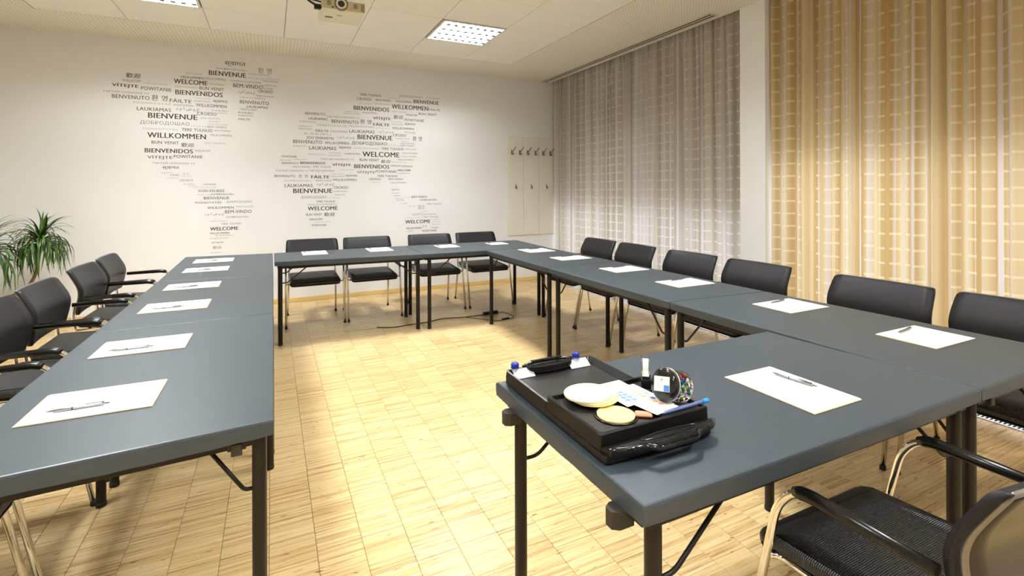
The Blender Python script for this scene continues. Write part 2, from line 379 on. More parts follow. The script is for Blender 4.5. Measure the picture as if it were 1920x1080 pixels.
# curtains
def curtain(name, ya, yb, x0, m, seed, label, ztop=H + .12, zbot=0.085):
    rnd = random.Random(seed); ys = []; ph = 0; y = ya; A = []
    n = int((yb - ya) / 0.006); dy = (yb - ya) / n; xs = []; pitch = .10; amp = .03; nxt = 0; ph = rnd.random() * 6
    p_prev, a_prev, p_next, a_next, t0, t1 = .1, .03, .1, .03, ya, ya
    arc = [0]; X = []; Y = []
    for i in range(n + 1):
        y = ya + i * dy
        if y >= t1:
            p_prev, a_prev = p_next, a_next; p_next = rnd.uniform(.08, .19); a_next = rnd.uniform(.016, .040); t0 = y; t1 = y + rnd.uniform(.08, .2)
        u = (y - t0) / (t1 - t0); u = u * u * (3 - 2 * u)
        ph += 2 * PI * dy / (p_prev + (p_next - p_prev) * u); a = a_prev + (a_next - a_prev) * u
        X.append((a, ph)); Y.append(y)
        if i: 
            xx = lambda q: q[0] * math.sin(q[1])
            arc.append(arc[-1] + math.hypot(dy, xx(X[i]) - xx(X[i - 1])))
    zs = [zbot, .3, .7, 1.2, 1.7, 2.2, 2.6, 2.85, H - .02, ztop]; rows = []
    for z in zs:
        k = 1 - .35 * (z / H) ** 2
        kk = .55 if z > H - .1 else 1
        row = []
        for i in range(n + 1):
            a, p = X[i]; w = math.sin(i * .013 + seed) * .012 * (1 - z / H)
            top = (a * .4 * math.sin(p * 1.9 + 1)) * (z / H) ** 3
            row.append((x0 + a * k * kk * math.sin(p + .35 * math.sin(z * 1.1 + i * .01)) + top + .006 * math.sin(2.3 * p) , Y[i] + w, z))
        rows.append(row)
    vs = [p for r_ in rows for p in r_]; N_ = n + 1; fs = []; 
    for k in range(len(zs) - 1):
        for i in range(n): fs.append((k * N_ + i, k * N_ + i + 1, (k + 1) * N_ + i + 1, (k + 1) * N_ + i))
    me = bpy.data.meshes.new(name); me.from_pydata(vs, [], fs); me.polygons.foreach_set('use_smooth', [True] * len(fs)); me.materials.append(m)
    uvl = me.uv_layers.new(name='UVMap'); uv = []
    for f in fs:
        for q in f: uv += [arc[q % N_], zs[q // N_]]
    uvl.data.foreach_set('uv', uv); me.update()
    o = link(name, me); return tag(o, label, 'curtain')
XK = XC + .075
curtain('curtain', 5.18, YB - .03, XK, M['curtL'], 3, 'grey pleated curtain with dashes beside the coat hook panel in the far corner')
curtain('curtain', 3.175, 5.17, XK, M['curtL'], 11, 'grey pleated curtain with dashes hanging just left of the white pillar')
curtain('curtain', 0.9, 2.89, XK, M['curtR'], 5, 'sand coloured translucent curtain hanging just right of the white pillar')
curtain('curtain', -1.3, 0.89, XK, M['curtR'], 8, 'sand coloured translucent curtain at the right edge of the photo')

# slotted curtain track in the ceiling above the grey curtains
ct = thing('curtain_track', 'cream double slotted rail set in the ceiling above the grey curtains', 'curtain track', (3.725, 4.97, H - .006))
obj('rail_bed', MB().box(-.058, .058, -1.62, 1.61, 0, .0055, .001), M['railm'], ct)
for x in (-.026, .022): obj('slot', MB().box(x - .009, x + .009, -1.60, 1.60, -.0012, .0), M['track'], ct)

# trench convector grille along the window wall
gr = thing('convector_grille', 'steel floor convector grille with cross slats along the curtained windows', 'floor grille', (0, 0, 0))
obj('trench', MB().box(3.76, XW - .02, YR, YB - .01, -.06, -.003), M['grilled'], gr)
fr = MB().box(3.757, 3.767, YR, YB - .02, -.003, .006).box(XW - .035, XW - .025, YR, YB - .02, -.003, .006)
obj('grille_frame', fr, M['grille'], gr)
sl = MB().box(3.768, XW - .036, -.004, .004, -.003, .005, .001).mesh('grille_slat', M['grille'])
ys = [0.6 + k * .02 for k in range(int((YB - .65) / .02))]
for k in range(80): link('slat', sl, gr, (0, .75 + k * .02, 0))
rest = MB()
for y in [YR + .02 + k * .02 for k in range(int((YB - YR - .05) / .02))]:
    if not (.745 < y < 2.34): rest.box(3.768, XW - .036, y - .004, y + .004, -.003, .005)
tag(obj('slats', rest, M['grille'], gr), kind='stuff')
rd = MB().tube([(3.9, YR + .1, -.0), (3.9, YB - .1, -.0)], .0, 4) if False else None

# ceiling lamps
tub = MB()
def lamp(lx, ly, label):
    w, h = PX - .012, PY - .012
    t_ = thing('ceiling_light', label, 'ceiling light', (lx, ly, H), 0, None)
    f = MB(); b_ = .022
    for x0, x1, y0, y1 in ((-w / 2, w / 2, -h / 2, -h / 2 + b_), (-w / 2, w / 2, h / 2 - b_, h / 2), (-w / 2, -w / 2 + b_, -h / 2 + b_, h / 2 - b_), (w / 2 - b_, w / 2, -h / 2 + b_, h / 2 - b_)):
        f.box(x0, x1, y0, y1, -.004, .012)
    obj('lamp_frame', f, M['lampframe'], t_)
    hs = MB(); q = .004
    hs.box(-w / 2, w / 2, -h / 2, h / 2, .088, .092)
    for x0, x1, y0, y1 in ((-w / 2, w / 2, -h / 2, -h / 2 + q), (-w / 2, w / 2, h / 2 - q, h / 2), (-w / 2, -w / 2 + q, -h / 2, h / 2), (w / 2 - q, w / 2, -h / 2, h / 2)): hs.box(x0, x1, y0, y1, .012, .088)
    obj('lamp_housing', hs, M['lampframe'], t_)
    iw, ih = w - 2 * b_, h - 2 * b_
    for k in range(1, 4): obj('louvre_blade', MB().box(-iw / 2, iw / 2, -ih / 2 + k * ih / 4 - .004, -ih / 2 + k * ih / 4 + .004, .002, .032), M['alu'], t_)
    for k in range(1, 8): obj('louvre_blade', MB().box(-iw / 2 + k * iw / 8 - .0015, -iw / 2 + k * iw / 8 + .0015, -ih / 2, ih / 2, .003, .03), M['alu'], t_)
    cl = MB().box(-.018, .018, -.018, .018, -.011, .004, .002).mesh('reflection_speck', M['track'])  # added black blocks imitating dark reflections in the louvre, no real fittings
    for a_ in range(4):
        for b_2 in range(1, 9): link('reflection_speck', cl, t_, (-iw / 2 + (b_2 - .12) * iw / 8 - .012, -ih / 2 + (a_ + .5) * ih / 4, 0))
    for k in range(4):
        y = -ih / 2 + (k + .5) * ih / 4
        obj('fluorescent_tube', MB().tube([(-iw / 2 + .01, y, .052), (iw / 2 - .01, y, .052)], .008, 8), M['tube'], t_)
    ld = bpy.data.lights.new('lamp_light', 'AREA'); ld.shape = 'RECTANGLE'; ld.size = iw * .98; ld.size_y = ih * .98; ld.energy = LAMP_W; ld.color = LAMP_COL
    lo = link('lamp_light', ld, t_, (0, 0, .084))
    return t_
M['tube'] = mat('tube_glow', (1, 1, 1, 1)); M['tube'].node_tree.nodes['Principled BSDF'].inputs['Emission Color'].default_value = (1, .95, .86, 1)
M['tube'].node_tree.nodes['Principled BSDF'].inputs['Emission Strength'].default_value = 12
LL = ['square louvred ceiling light cut off by the top edge at left', 'square louvred ceiling light lit in full view right of the projector',
      'louvred ceiling light overhead above the left table row', 'louvred ceiling light overhead above the right table row',
      'louvred ceiling light behind the camera on the left', 'louvred ceiling light behind the camera on the right']
for (lx, ly), lb in zip(LAMPS, LL): lamp(lx, ly, lb)

# ================================================================== TABLES
def table(label, q, legs, bracedir, group='folding conference tables in an open square', brk=()):
    """q = four top corners (near-left, near-right, far-right, far-left); legs = [(x, y)]"""
    cx = sum(p[0] for p in q) / 4; cy = sum(p[1] for p in q) / 4
    t = thing('folding_table', label, 'table', (cx, cy, 0), 0, None)
    Q = [(p[0] - cx, p[1] - cy) for p in q]
    def inset(d): return [(x - math.copysign(d, x), y - math.copysign(d, y)) for x, y in Q]
    # board inside the cover
    mb = MB(); mb.prism(inset(.004), ZT - .034, ZT - .004); obj('tabletop', mb, M['tablemetal'], t)
    # stretched cover: subdivided edge with a slightly wavy hem
    rnd = random.Random(int(cx * 100 + cy * 7)); out = []
    for k in range(4):
        a, b = Q[k], Q[(k + 1) % 4]; n = 16
        for i in range(n): out.append((a[0] + (b[0] - a[0]) * i / n, a[1] + (b[1] - a[1]) * i / n))
    def rg(d, z, wav=0):
        o = []
        for i, (x, y) in enumerate(out):
            f = wav * (abs(math.sin((i % 16) / 16 * PI)) ** .6)
            o.append((x - math.copysign(min(d, abs(x)), x), y - math.copysign(min(d, abs(y)), y), z - f + (rnd.uniform(-.0012, .0012) if wav else 0)))
        return o
    c = MB(); c.stack([rg(.012, ZT - .038, .004), rg(.001, ZT - .040, .006), rg(.0, ZT - .02), rg(0, ZT - .006), rg(.002, ZT - .0015), rg(.006, ZT)], False, False)
    n = len(out); o = len(c.v); c.v += rg(.006, ZT); c.f.append(tuple(range(o, o + n))); c.sm.append(False)
    obj('stretch_cover', c, M['cloth'], t)
    # steel rails under the board
    I = inset(.035); r = MB()
    for k in range(4):
        a, b = Vector((*I[k], 0)), Vector((*I[(k + 1) % 4], 0)); d = (b - a).normalized(); nn = Vector((-d.y, d.x, 0)) * .011
        vs = [a + nn, a - nn, b - nn, b + nn]; r.prism([(v.x, v.y) for v in vs], ZT - .068, ZT - .0345)
    obj('under_frame', r, M['tablemetal'], t)
    for lx, ly in legs:
        x, y = lx - cx, ly - cy
        l = MB(); l.lathe([(.0165, 0), (.0185, .004), (.0185, ZT - .06), (.0185, ZT - .036)], 14, (x, y, 0)); lo = obj('leg', l, M['tablemetal'], t)
        obj('leg_cap', MB().lathe([(.015, 0), (.0198, .0015), (.0198, .018), (.0188, .02)], 14, (x, y, 0)), M['rubber'], lo)
        sx = -1 if x > 0 else 1; sy = -1 if y > 0 else 1
        if bracedir == 'x': e = (x + sx * .135, y); b0 = (x + sx * .012, y)
        elif bracedir == 'X': e = (x + sx * .24, y + sy * .0); b0 = (x + sx * .012, y)
        else: e = (x, y + sy * .17); b0 = (x, y + sy * .012)
        zb = .545
        m_ = ((b0[0] * .8 + e[0] * .2), (b0[1] * .8 + e[1] * .2))
        obj('brace', MB().tube(round_path([(b0[0], b0[1], zb), (m_[0], m_[1], zb), (e[0], e[1], ZT - .045)], .02, 4), .0055, 8), M['tablemetal'], t)
    for bx, by, s in brk:   # coupling blocks that stick out from under the edge
        x, y = bx - cx, by - cy
        obj('coupling_block', MB().prism([(x, y - .02), (x + s * .035, y - .02), (x + s * .05, y - .01), (x + s * .05, y + .01), (x + s * .035, y + .02), (x, y + .02)], ZT - .078, ZT - .042), M['bracket'], t)
    return t
tl = table('slate covered table nearest in the left row, with two white pads', [(-.705, 1.435), (.003, 1.484), (.007, 2.773), (-.70, 2.728)], [(-.66, 1.50), (-.032, 1.53), (-.012, 2.70), (-.665, 2.70)], 'x')
table('slate covered table in the middle of the left row', [(-.70, 2.732), (.007, 2.777), (.010, 4.038), (-.70, 4.075)], [(-.655, 2.857), (-.010, 2.846), (-.03, 3.97), (-.66, 3.99)], 'x')
table('slate covered table farthest in the left row, near the wall map', [(-.70, 4.079), (.010, 4.042), (.008, 5.43), (-.725, 5.49)], [(-.66, 4.12), (-.03, 4.11), (-.03, 5.36), (-.652, 5.345)], 'x')
table('slate covered table of the back row below the middle of the wall map', [(.020, 4.765), (1.318, 4.70), (1.335, 5.475), (.020, 5.43)], [(.066, 4.80), (1.285, 4.775), (1.292, 5.285), (.07, 5.37)], 'X')
table('slate covered table in the far corner where back and right rows meet', [(1.322, 4.70), (2.66, 4.665), (2.70, 5.47), (1.339, 5.475)], [(1.388, 4.735), (2.60, 4.715), (2.595, 5.30), (1.356, 5.36)], 'X')
table('slate covered table at the far end of the right row', [(1.962, 3.418), (2.665, 3.478), (2.64, 4.660), (1.962, 4.655)], [(2.012, 3.475), (2.606, 3.50), (2.60, 4.62), (1.995, 4.61)], 'y')
table('slate covered table in the middle of the right row', [(1.962, 2.078), (2.675, 2.035), (2.665, 3.474), (1.962, 3.414)], [(1.985, 2.115), (2.63, 2.10), (2.618, 3.33), (2.03, 3.37)], 'y')
tr = table('slate covered table nearest in the right row, by the sand curtain', [(1.968, .748), (2.71, .748), (2.675, 2.031), (1.962, 2.074)], [(1.99, .79), (2.60, .80), (2.63, 1.98), (1.985, 2.02)], 'y')
table('slate covered table in front carrying the black moderation tray', [(.648, .756), (1.964, .748), (1.935, 1.459), (.646, 1.459)], [(.708, .80), (1.885, .785), (1.893, 1.421), (.672, 1.335)], 'X', brk=[(.665, 1.335, -1), (.672, .835, -1)])
for t_, x, y in ((tl, -.085, 1.492), (tr, 2.08, .765)):   # spring clips holding the cover under the board
    lx, ly = x - t_.location.x, y - t_.location.y
    obj('cover_clip', MB().box(lx - .022, lx + .022, ly + .008, ly + .02, ZT - .072, ZT - .042, .002).box(lx - .013, lx + .013, ly - .002, ly + .008, ZT - .082, ZT - .05, .002), M['bracket'], t_)

# ================================================================== CHAIRS (face +y locally)
def back_curve(z):
    # y of the backrest front face for height z
    P = [(.50, -.216), (.54, -.208), (.60, -.196), (.655, -.186), (.69, -.188), (.73, -.204), (.82, -.254)]
    def lin(q):
        for (a, ya), (b, yb) in zip(P, P[1:]):
            if q <= b: return ya + (yb - ya) * (q - a) / (b - a)
        return P[-1][1] + (P[-1][1] - P[-2][1]) / (P[-1][0] - P[-2][0]) * (q - P[-1][0])
    return sum(lin(z + d) for d in (-.024, -.012, 0, .012, .024)) / 5
def slab(zs, halfw, yf, thick, nx=10, curve=.018, zc=None):
    """curved backrest slab: rows by height, rounded edges; halfw(z), yf(z)"""
    mb = MB(); rings = []
    for z in zs:
        w = halfw(z); fr = []; bk = []
        for i in range(nx + 1):
            u = -1 + 2 * i / nx; x = u * w; e = (1 - abs(u) ** 8) * .5 + .5
            y0 = yf(z) + curve * u * u
            fr.append((x, y0, z)); bk.append((x, y0 - thick, z))
        rings.append(fr + bk[::-1])
    return mb.stack(rings, True, True)
def make_chair():
    t = thing('armchair', 'x', 'chair')
    # side tubes: floor, up, over and back as the armrest
    for s in (-1, 1):
        leg = round_path([(s * .275, .285, .008), (s * .275, .168, .57), (s * .275, .118, .633), (s * .275, -.15, .633)], .07, 8)
        l = obj('front_leg', MB().tube(leg, .0105, 10), M['chrome'], t)
        obj('foot_cap', MB().lathe([(.012, 0), (.0135, .002), (.0135, .018), (.011, .021)], 12, (s * .275, .286, 0)), M['rubber'], l)
        arm = round_path([(s * .275, .122, .626), (s * .275, .09, .636), (s * .275, -.165, .632)], .03, 5)
        obj('armrest', MB().tube(arm, [.012] + [.0155] * (len(arm) - 2) + [.0135], 12), M['armpad'], t)
        rl = round_path([(s * .247, -.285, .008), (s * .238, -.215, .40), (s * .234, -.232, .50), (s * .230, -.228, .60)], .04, 5)
        l = obj('rear_leg', MB().tube(rl, .0105, 10), M['chrome'], t)
        obj('foot_cap', MB().lathe([(.012, 0), (.0135, .002), (.0135, .018), (.011, .021)], 12, (s * .247, -.285, 0)), M['rubber'], l)
        # seat carrier between front leg and rear leg
        obj('side_rail', MB().tube(round_path([(s * .275, .205, .420), (s * .235, .19, .414), (s * .232, -.21, .414)], .03, 5), .008, 8), M['chrome'], t)
    obj('cross_rail', MB().tube([(-.235, .17, .414), (.235, .17, .414)], .008, 8), M['chrome'], t)
    obj('cross_rail', MB().tube([(-.235, -.15, .414), (.235, -.15, .414)], .008, 8), M['chrome'], t)
    # seat pad: rounded outline, waterfall front
    def outline(k, z):
        w0, w1, y0, y1, c = .236 - k, .240 - k, -.215 + k, .262 - k, .035
        P = []
        for (x, y, a0) in ((w1 - c, y1 - c, 0), (-w1 + c, y1 - c, 90), (-w0 + c, y0 + c, 180), (w0 - c, y0 + c, 270)):
            for i in range(6):
                a = math.radians(a0 + i * 18); P.append((x + c * math.cos(a), y + c * math.sin(a)))
        out = []
        for x, y in P:
            drop = -.026 * max(0, (y - .08) / .18) ** 2 + .008 * max(0, (-y - .08) / .12)
            out.append((x, y, z + drop))
        return out
    pad = MB(); pad.stack([outline(.004, .434), outline(0, .440), outline(0, .456), outline(.004, .463), outline(.012, .466)], False, True)
    top = outline(.012, .466); n = len(top)
    # top surface as rings shrinking to the middle
    rings = [top]
    for f in (.75, .5, .25): rings.append([(x * f, .03 + (y - .03) * f, .466 - .004 * (1 - f) + (-.026 * max(0, ((.03 + (y - .03) * f) - .08) / .18) ** 2)) for x, y, z in top])
    pad.stack(rings, True, True)
    obj('seat', pad, M['seat'], t)
    sh = MB(); sh.stack([outline(.02, .418), outline(.004, .423), outline(.002, .431)], True, True); obj('seat_shell', sh, M['black'], t)
    # backrest: pad, rim, smoked rear panel
    def hw(z):
        if z > .79: return .262 - .10 * (z - .79) / .03 * .06 - (.004 if z > .81 else 0)
        if z < .56: return .262 - .026 * ((.56 - z) / .043) ** 1.6
        return .262 + .006 * math.sin((z - .56) / .23 * PI)
    zs = [.517, .520, .526, .54, .56, .58, .60, .62, .635, .65, .66, .67, .68, .69, .70, .715, .73, .76, .79, .81, .818, .821]
    def th(z): return .022
    yf = lambda z: back_curve(z)
    def pad_y(z): return yf(z) - (.006 if z > .817 or z < .5195 else 0)
    p = obj('backrest', slab(zs, lambda z: hw(z) - (.006 if z > .8185 or z < .519 else 0), pad_y, .020), M['leather'], t)
    rim = slab([.53, .545, .56, .58, .60, .62, .635, .65, .66, .67, .68, .69, .70, .715, .73, .76, .80, .8235], lambda z: hw(z) - .010, lambda z: yf(z) - .0205, .008)
    o = obj('back_shell', rim, M['shell'], t)
    pan = slab([.545, .56, .58, .60, .62, .635, .65, .66, .67, .68, .69, .70, .715, .73, .76, .80, .808], lambda z: hw(z) - .024, lambda z: yf(z) - .0288, .003)
    obj('rear_panel', pan, M['shellpanel'], o)
    return t
proto = make_chair()
first = [True]
def chair(x, y, rz, label, group):
    c = proto if first[0] else copy_tree(proto)
    first[0] = False
    c.location = (x, y, 0); c.rotation_euler = (0, 0, rz); tag(c, label, 'chair', group)
    return c
LX = -.975
GL = 'chairs along the left table row'
J = lambda a: math.radians(a)
ords = [(5.13, 'farthest chair of the left row, nearest the wall map'), (4.54, 'second chair from the far wall in the left row'), (3.79, 'third chair from the far wall in the left row'),
        (3.20, 'fourth chair of the left row, cut by the left photo edge'), (2.44, 'fifth chair of the left row, only its legs seen under the table'), (1.83, 'nearest chair of the left row, dark seat seen below the cloth hem')]
for (y, l), a in zip(ords, (1, -1, .5, -1, 1, 0)): chair(LX, y, -PI / 2 + J(a), 'charcoal chrome armchair, ' + l, GL)
for x, l, a in ((.400, 'leftmost of the four below the wall map', 0), (.985, 'second from left in the back row', .5), (1.715, 'third from left in the back row', -1), (2.315, 'rightmost of the back row, by the coat panel', .5)):
    chair(x, 5.625, PI + J(a), 'charcoal chrome armchair, ' + l, 'chairs along the back table row')
for y, l, a in ((4.39, 'farthest chair of the right row', 1), (3.80, 'second farthest chair of the right row', -1), (3.10, 'third from the far end of the right row', 1), (2.475, 'right row, standing in front of the white pillar', -.5), (1.66, 'right row, second nearest, before the sand curtain', .5), (1.055, 'right row, nearest, back cut by the right photo edge', 0)):
    chair(2.935 if y > 1.2 else 2.955, y, PI / 2 + J(a), 'charcoal chrome armchair, ' + l, 'chairs along the right table row')
chair(1.408, .662, J(0), 'charcoal chrome armchair in the bottom right corner, turned away toward the front table', None)

# ================================================================== PADS AND PENS
def pad(x0, x1, y0, y1, edge, penp, label, rz=0, logo=None):
    """writing pad of a white sheet on tan card; edge: 'x' shows the card at both x ends, 'y' at y ends"""
    cx, cy = (x0 + x1) / 2, (y0 + y1) / 2; w, h = x1 - x0, y1 - y0
    t = thing('writing_pad', label, 'paper', (cx, cy, ZT + .0004), rz, None)
    obj('card_back', MB().box(-w / 2, w / 2, -h / 2, h / 2, 0, .0025, .0005), M['tan'], t)
    e = .005 if edge == 'x' else .0003; e2 = .004 if edge == 'y' else .0003
    obj('sheet', MB().box(-w / 2 + e, w / 2 - e * .9, -h / 2 + e2, h / 2 - e2, .0026, .0036, .0003), M['paper'], t)
    if logo:
        lx, ly = logo; g_ = MB()
        for k in range(4): g_.box(lx + (-.006 + k * .004) * 1, lx + (-.0035 + k * .004), ly - .003, ly + .003, .0037, .00385)
        obj('printed_mark', g_, M['print'], t)
    px, py, ang, lab = penp
    p = thing('ballpoint_pen', lab, 'pen', (cx + px * math.cos(rz) - py * math.sin(rz), cy + px * math.sin(rz) + py * math.cos(rz), ZT + .0044 + .0048), rz + ang, None)
    L = .138
    b = MB().tube([(-L / 2, 0, 0), (-L / 2 + .003, 0, 0), (-L / 2 + .017, 0, 0), (-.005, 0, 0), (L / 2 - .012, 0, 0), (L / 2 - .006, 0, 0)], [.0008, .0014, .0040, .0046, .0044, .0030], 12)
    obj('barrel', b, M['silver'], p)
    obj('ring', MB().tube([(-.012, 0, 0), (-.0085, 0, 0)], .0048, 12), M['darkink'], p)
    obj('clip', MB().box(.018, .060, -.0013, .0013, .0052, .0064).box(.055, .060, -.0013, .0013, .003, .0060), M['darkink'], p)
    obj('push_button', MB().tube([(L / 2 - .006, 0, 0), (L / 2 + .004, 0, 0)], .0021, 8), M['darkink'], p)
    obj('tip', MB().tube([(-L / 2 - .003, 0, 0), (-L / 2 + .001, 0, 0)], [.0004, .0011], 8), M['darkink'], p)
Lp = [('nearest pad of the left row, white sheet with tan card edges', 1.727, 1.950), ('second nearest pad of the left row', 2.312, 2.527), ('third nearest pad of the left row', 3.05, 3.28), ('fourth nearest pad of the left row', 3.685, 3.90), ('second farthest pad of the left row', 4.42, 4.645), ('farthest pad of the left row', 4.965, 5.212)]
for i, (l, a, b) in enumerate(Lp):
    pad(-.608, -.307, a, b, 'x', (-.035, -.05, .02, 'silver ballpoint pen on the ' + l.split(',')[0]), 'white writing pad, ' + l, J(-.6 if i < 2 else 0), (.11, -.07))
Bp = [(.265, .491, 5.10, 5.40, 'leftmost pad of the back row'), (.885, 1.12, 5.08, 5.40, 'second pad from left in the back row'), (1.61, 1.832, 5.075, 5.33, 'third pad from left in the back row'), (2.21, 2.42, 5.09, 5.30, 'rightmost pad of the back row')]
for a, b, c, d, l in Bp: pad(a, b, c, d, 'y', (-.085, .04, PI / 2, 'silver ballpoint pen on the ' + l), 'white writing pad, ' + l, J(0))
Rp = [(2.267, 2.56, 4.285, 4.565, 'farthest pad of the right row'), (2.26, 2.58, 3.685, 3.90, 'second farthest pad of the right row'), (2.288, 2.60, 2.965, 3.187, 'third farthest pad of the right row'),
      (2.286, 2.605, 2.338, 2.556, 'third nearest pad of the right row'), (2.305, 2.607, 1.608, 1.831, 'second nearest pad of the right row'), (2.288, 2.59, 1.005, 1.22, 'nearest pad of the right row')]
for a, b, c, d, l in Rp: pad(a, b, c, d, 'x', (.035 - .03, .075, .12, 'silver ballpoint pen on the ' + l), 'white writing pad, ' + l, J(0))
pad(1.329, 1.546, .860, 1.161, 'y', (.06, .03, -PI / 2 + .12, 'silver ballpoint pen on the pad of the front table'), 'white writing pad on the front table, right of the black tray', J(0), (-.07, .12))

# ================================================================== MODERATION TRAY AND ITS CONTENTS
Z = ZT + .0006
def rrect(x0, x1, y0, y1, c, n=4):
    P = []
    for (x, y, a0) in ((x1 - c, y1 - c, 0), (x0 + c, y1 - c, 90), (x0 + c, y0 + c, 180), (x1 - c, y0 + c, 270)):
        for i in range(n + 1):
            a = math.radians(a0 + i * 90 / n); P.append((x + c * math.cos(a), y + c * math.sin(a)))
    return P
def R(x0, x1, y0, y1, c, z, n=4): return [(x, y, z) for x, y in rrect(x0, x1, y0, y1, c, n)]
TX0_, TX1_, TY0_, TYM, TY1_ = .664, .992, .925, 1.165, 1.432
t = thing('moderation_tray', 'black plastic carrying tray with handles, blue knobs and a raised front insert', 'tray', (0, 0, 0))
# open back shell: outer wall, rim, sloping inner wall, floor
w = MB(); w.stack([R(TX0_ + .006, TX1_ - .006, TY0_ - .02, TY1_ - .004, .012, Z), R(TX0_, TX1_, TY0_ - .025, TY1_, .014, Z + .006), R(TX0_, TX1_, TY0_ - .025, TY1_, .014, Z + .022)], True, False)
obj('tray_base', w, M['black'], t)
w = MB()
w.stack([R(TX0_, TX1_, TYM - .005, TY1_, .012, Z + .022), R(TX0_ + .002, TX1_ - .002, TYM - .005, TY1_ - .002, .012, Z + .043), R(TX0_ + .008, TX1_ - .008, TYM - .002, TY1_ - .008, .010, Z + .044),
         R(TX0_ + .022, TX1_ - .022, TYM + .005, TY1_ - .024, .008, Z + .0225)], False, False)
obj('rim_wall', w, M['black'], t)
obj('tray_floor', MB().box(TX0_ + .015, TX1_ - .015, TYM, TY1_ - .018, Z + .0221, Z + .0235), M['hemp'], t)
# silver strip along the back inside wall, split by the handle recess
for x0, x1 in ((TX0_ + .02, TX0_ + .088), (TX1_ - .105, TX1_ - .03)):
    obj('silver_strip', MB().add([(x0, TY1_ - .045, Z + .026), (x1, TY1_ - .045, Z + .026), (x1, TY1_ - .014, Z + .0445), (x0, TY1_ - .014, Z + .0445), (x0, TY1_ - .045, Z + .0245), (x1, TY1_ - .045, Z + .0245), (x1, TY1_ - .014, Z + .043), (x0, TY1_ - .014, Z + .043)],
        [(0, 1, 2, 3), (7, 6, 5, 4), (0, 4, 5, 1), (1, 5, 6, 2), (2, 6, 7, 3), (3, 7, 4, 0)]), M['strip'], t)
# back handle: curved recess wall plus grip
def arc(cx, y0, half, bul, z, n=14, s=1): return [(cx + half * math.sin(-PI / 2 + PI * i / n), y0 + s * bul * math.cos(-PI / 2 + PI * i / n) ** .6 if 0 < i < n else y0, z) for i in range(n + 1)]
cxm = (TX0_ + TX1_) / 2 - .008
hb = MB()
inner = arc(cxm, TY1_ - .006, .085, .036, Z + .046, 16, -1)
hb.prism([(p[0], p[1]) for p in inner], Z + .030, Z + .048); obj('handle_recess', hb, M['blackg'], t)
obj('back_handle', MB().tube(round_path([(cxm - .092, TY1_ - .006, Z + .046), (cxm - .06, TY1_ + .006, Z + .049), (cxm + .06, TY1_ + .006, Z + .049), (cxm + .092, TY1_ - .006, Z + .046)], .03, 6), .0055, 8), M['blackg'], t)
tm_ = MB().box(-.0012, .0012, -.007, .007, 0, .003).mesh('grip_ridge', M['black'])
for i in range(22): link('grip_ridge', tm_, t, (cxm - .055 + i * .0052, TY1_ + .004, Z + .0535))
# blue knobs on the back corners
for x in (TX0_ + .034, cxm + .108):
    k = MB().lathe([(.012, 0), (.014, .003), (.012, .005), (.0125, .007), (.0132, .012), (.0112, .0165), (.005, .0185), (.0005, .0187)], 18, (x, TY1_ - .006, Z + .046)); obj('blue_knob', k, M['blue'], t)
    obj('knob_ring', MB().lathe([(.0125, 0), (.013, .001), (.0125, .002)], 18, (x, TY1_ - .006, Z + .0445)), M['strip'], t)
# raised insert at the front: box with a shallow top tray
x0, x1, y0, y1 = TX0_ + .002, TX1_ + .012, TY0_, TYM
w = MB()
w.stack([R(x0, x1, y0, y1, .006, Z + .022), R(x0 + .001, x1 - .001, y0 + .001, y1, .006, Z + .058), R(x0 + .003, x1 - .003, y0 + .003, y1 - .002, .005, Z + .0605), R(x0 + .009, x1 - .009, y0 + .009, y1 - .008, .004, Z + .060), R(x0 + .013, x1 - .013, y0 + .013, y1 - .012, .004, Z + .050)], False, False)
obj('insert_box', w, M['black'], t)
obj('insert_floor', MB().box(x0 + .008, x1 - .008, y0 + .008, y1 - .007, Z + .040, Z + .0503), M['hemp'], t)
obj('insert_back_wall', MB().box(x0 + .004, x1 - .004, y1 - .004, y1 + .004, Z + .022, Z + .058), M['black'], t)
# round cup in the insert for the small card, and the dark corner wells
obj('card_cup', MB().lathe([(.050, 0), (.0545, .001), (.0545, .0035), (.051, .0035), (.051, .0012), (.0005, .0012)], 32, (.772, 1.005, Z + .0503)), M['blackg'], t)
obj('divider', MB().box(.90, .905, 1.02, y1 - .012, Z + .050, Z + .059, .001).box(.905, x1 - .013, 1.075, 1.080, Z + .050, Z + .059, .001), M['black'], t)
obj('pen_ledge', MB().box(.86, x1 - .013, y0 + .013, y0 + .034, Z + .0503, Z + .0562, .001), M['hemp'], t)
# front handle, a loop standing out over the table
cx_ = (TX0_ + TX1_) / 2 + .01
outer = round_path([(TX0_ + .01, TY0_ - .02, Z + .032), (TX0_ + .05, TY0_ - .035, Z + .032), (cx_ - .075, TY0_ - .04, Z + .034), (cx_ - .06, TY0_ - .066, Z + .036), (cx_ + .06, TY0_ - .066, Z + .036), (cx_ + .085, TY0_ - .04, Z + .034), (TX1_ - .015, TY0_ - .035, Z + .032), (TX1_ + .008, TY0_ - .015, Z + .032)], .02, 5)
obj('front_handle', MB().tube(outer, .007, 10), M['blackg'], t)
slot_ = [(cx_ - .085 * math.cos(a), TY0_ - .036 - .010 * math.sin(a), Z + .047) for a in [2 * PI * i / 36 for i in range(37)]]
obj('handle_slot_lip', MB().tube(slot_, .0022, 6), M['blackg'], t)
for i in range(20):
    link('grip_ridge', tm_, t, (cx_ - .058 + i * .0061, TY0_ - .064, Z + .0425))
obj('handle_plate', MB().prism([(TX0_ + .004, TY0_ - .004), (TX0_ + .012, TY0_ - .03), (cx_ - .09, TY0_ - .043), (cx_ + .095, TY0_ - .043), (TX1_ - .004, TY0_ - .03), (TX1_ + .006, TY0_ - .004)], Z + .022, Z + .034), M['black'], t)
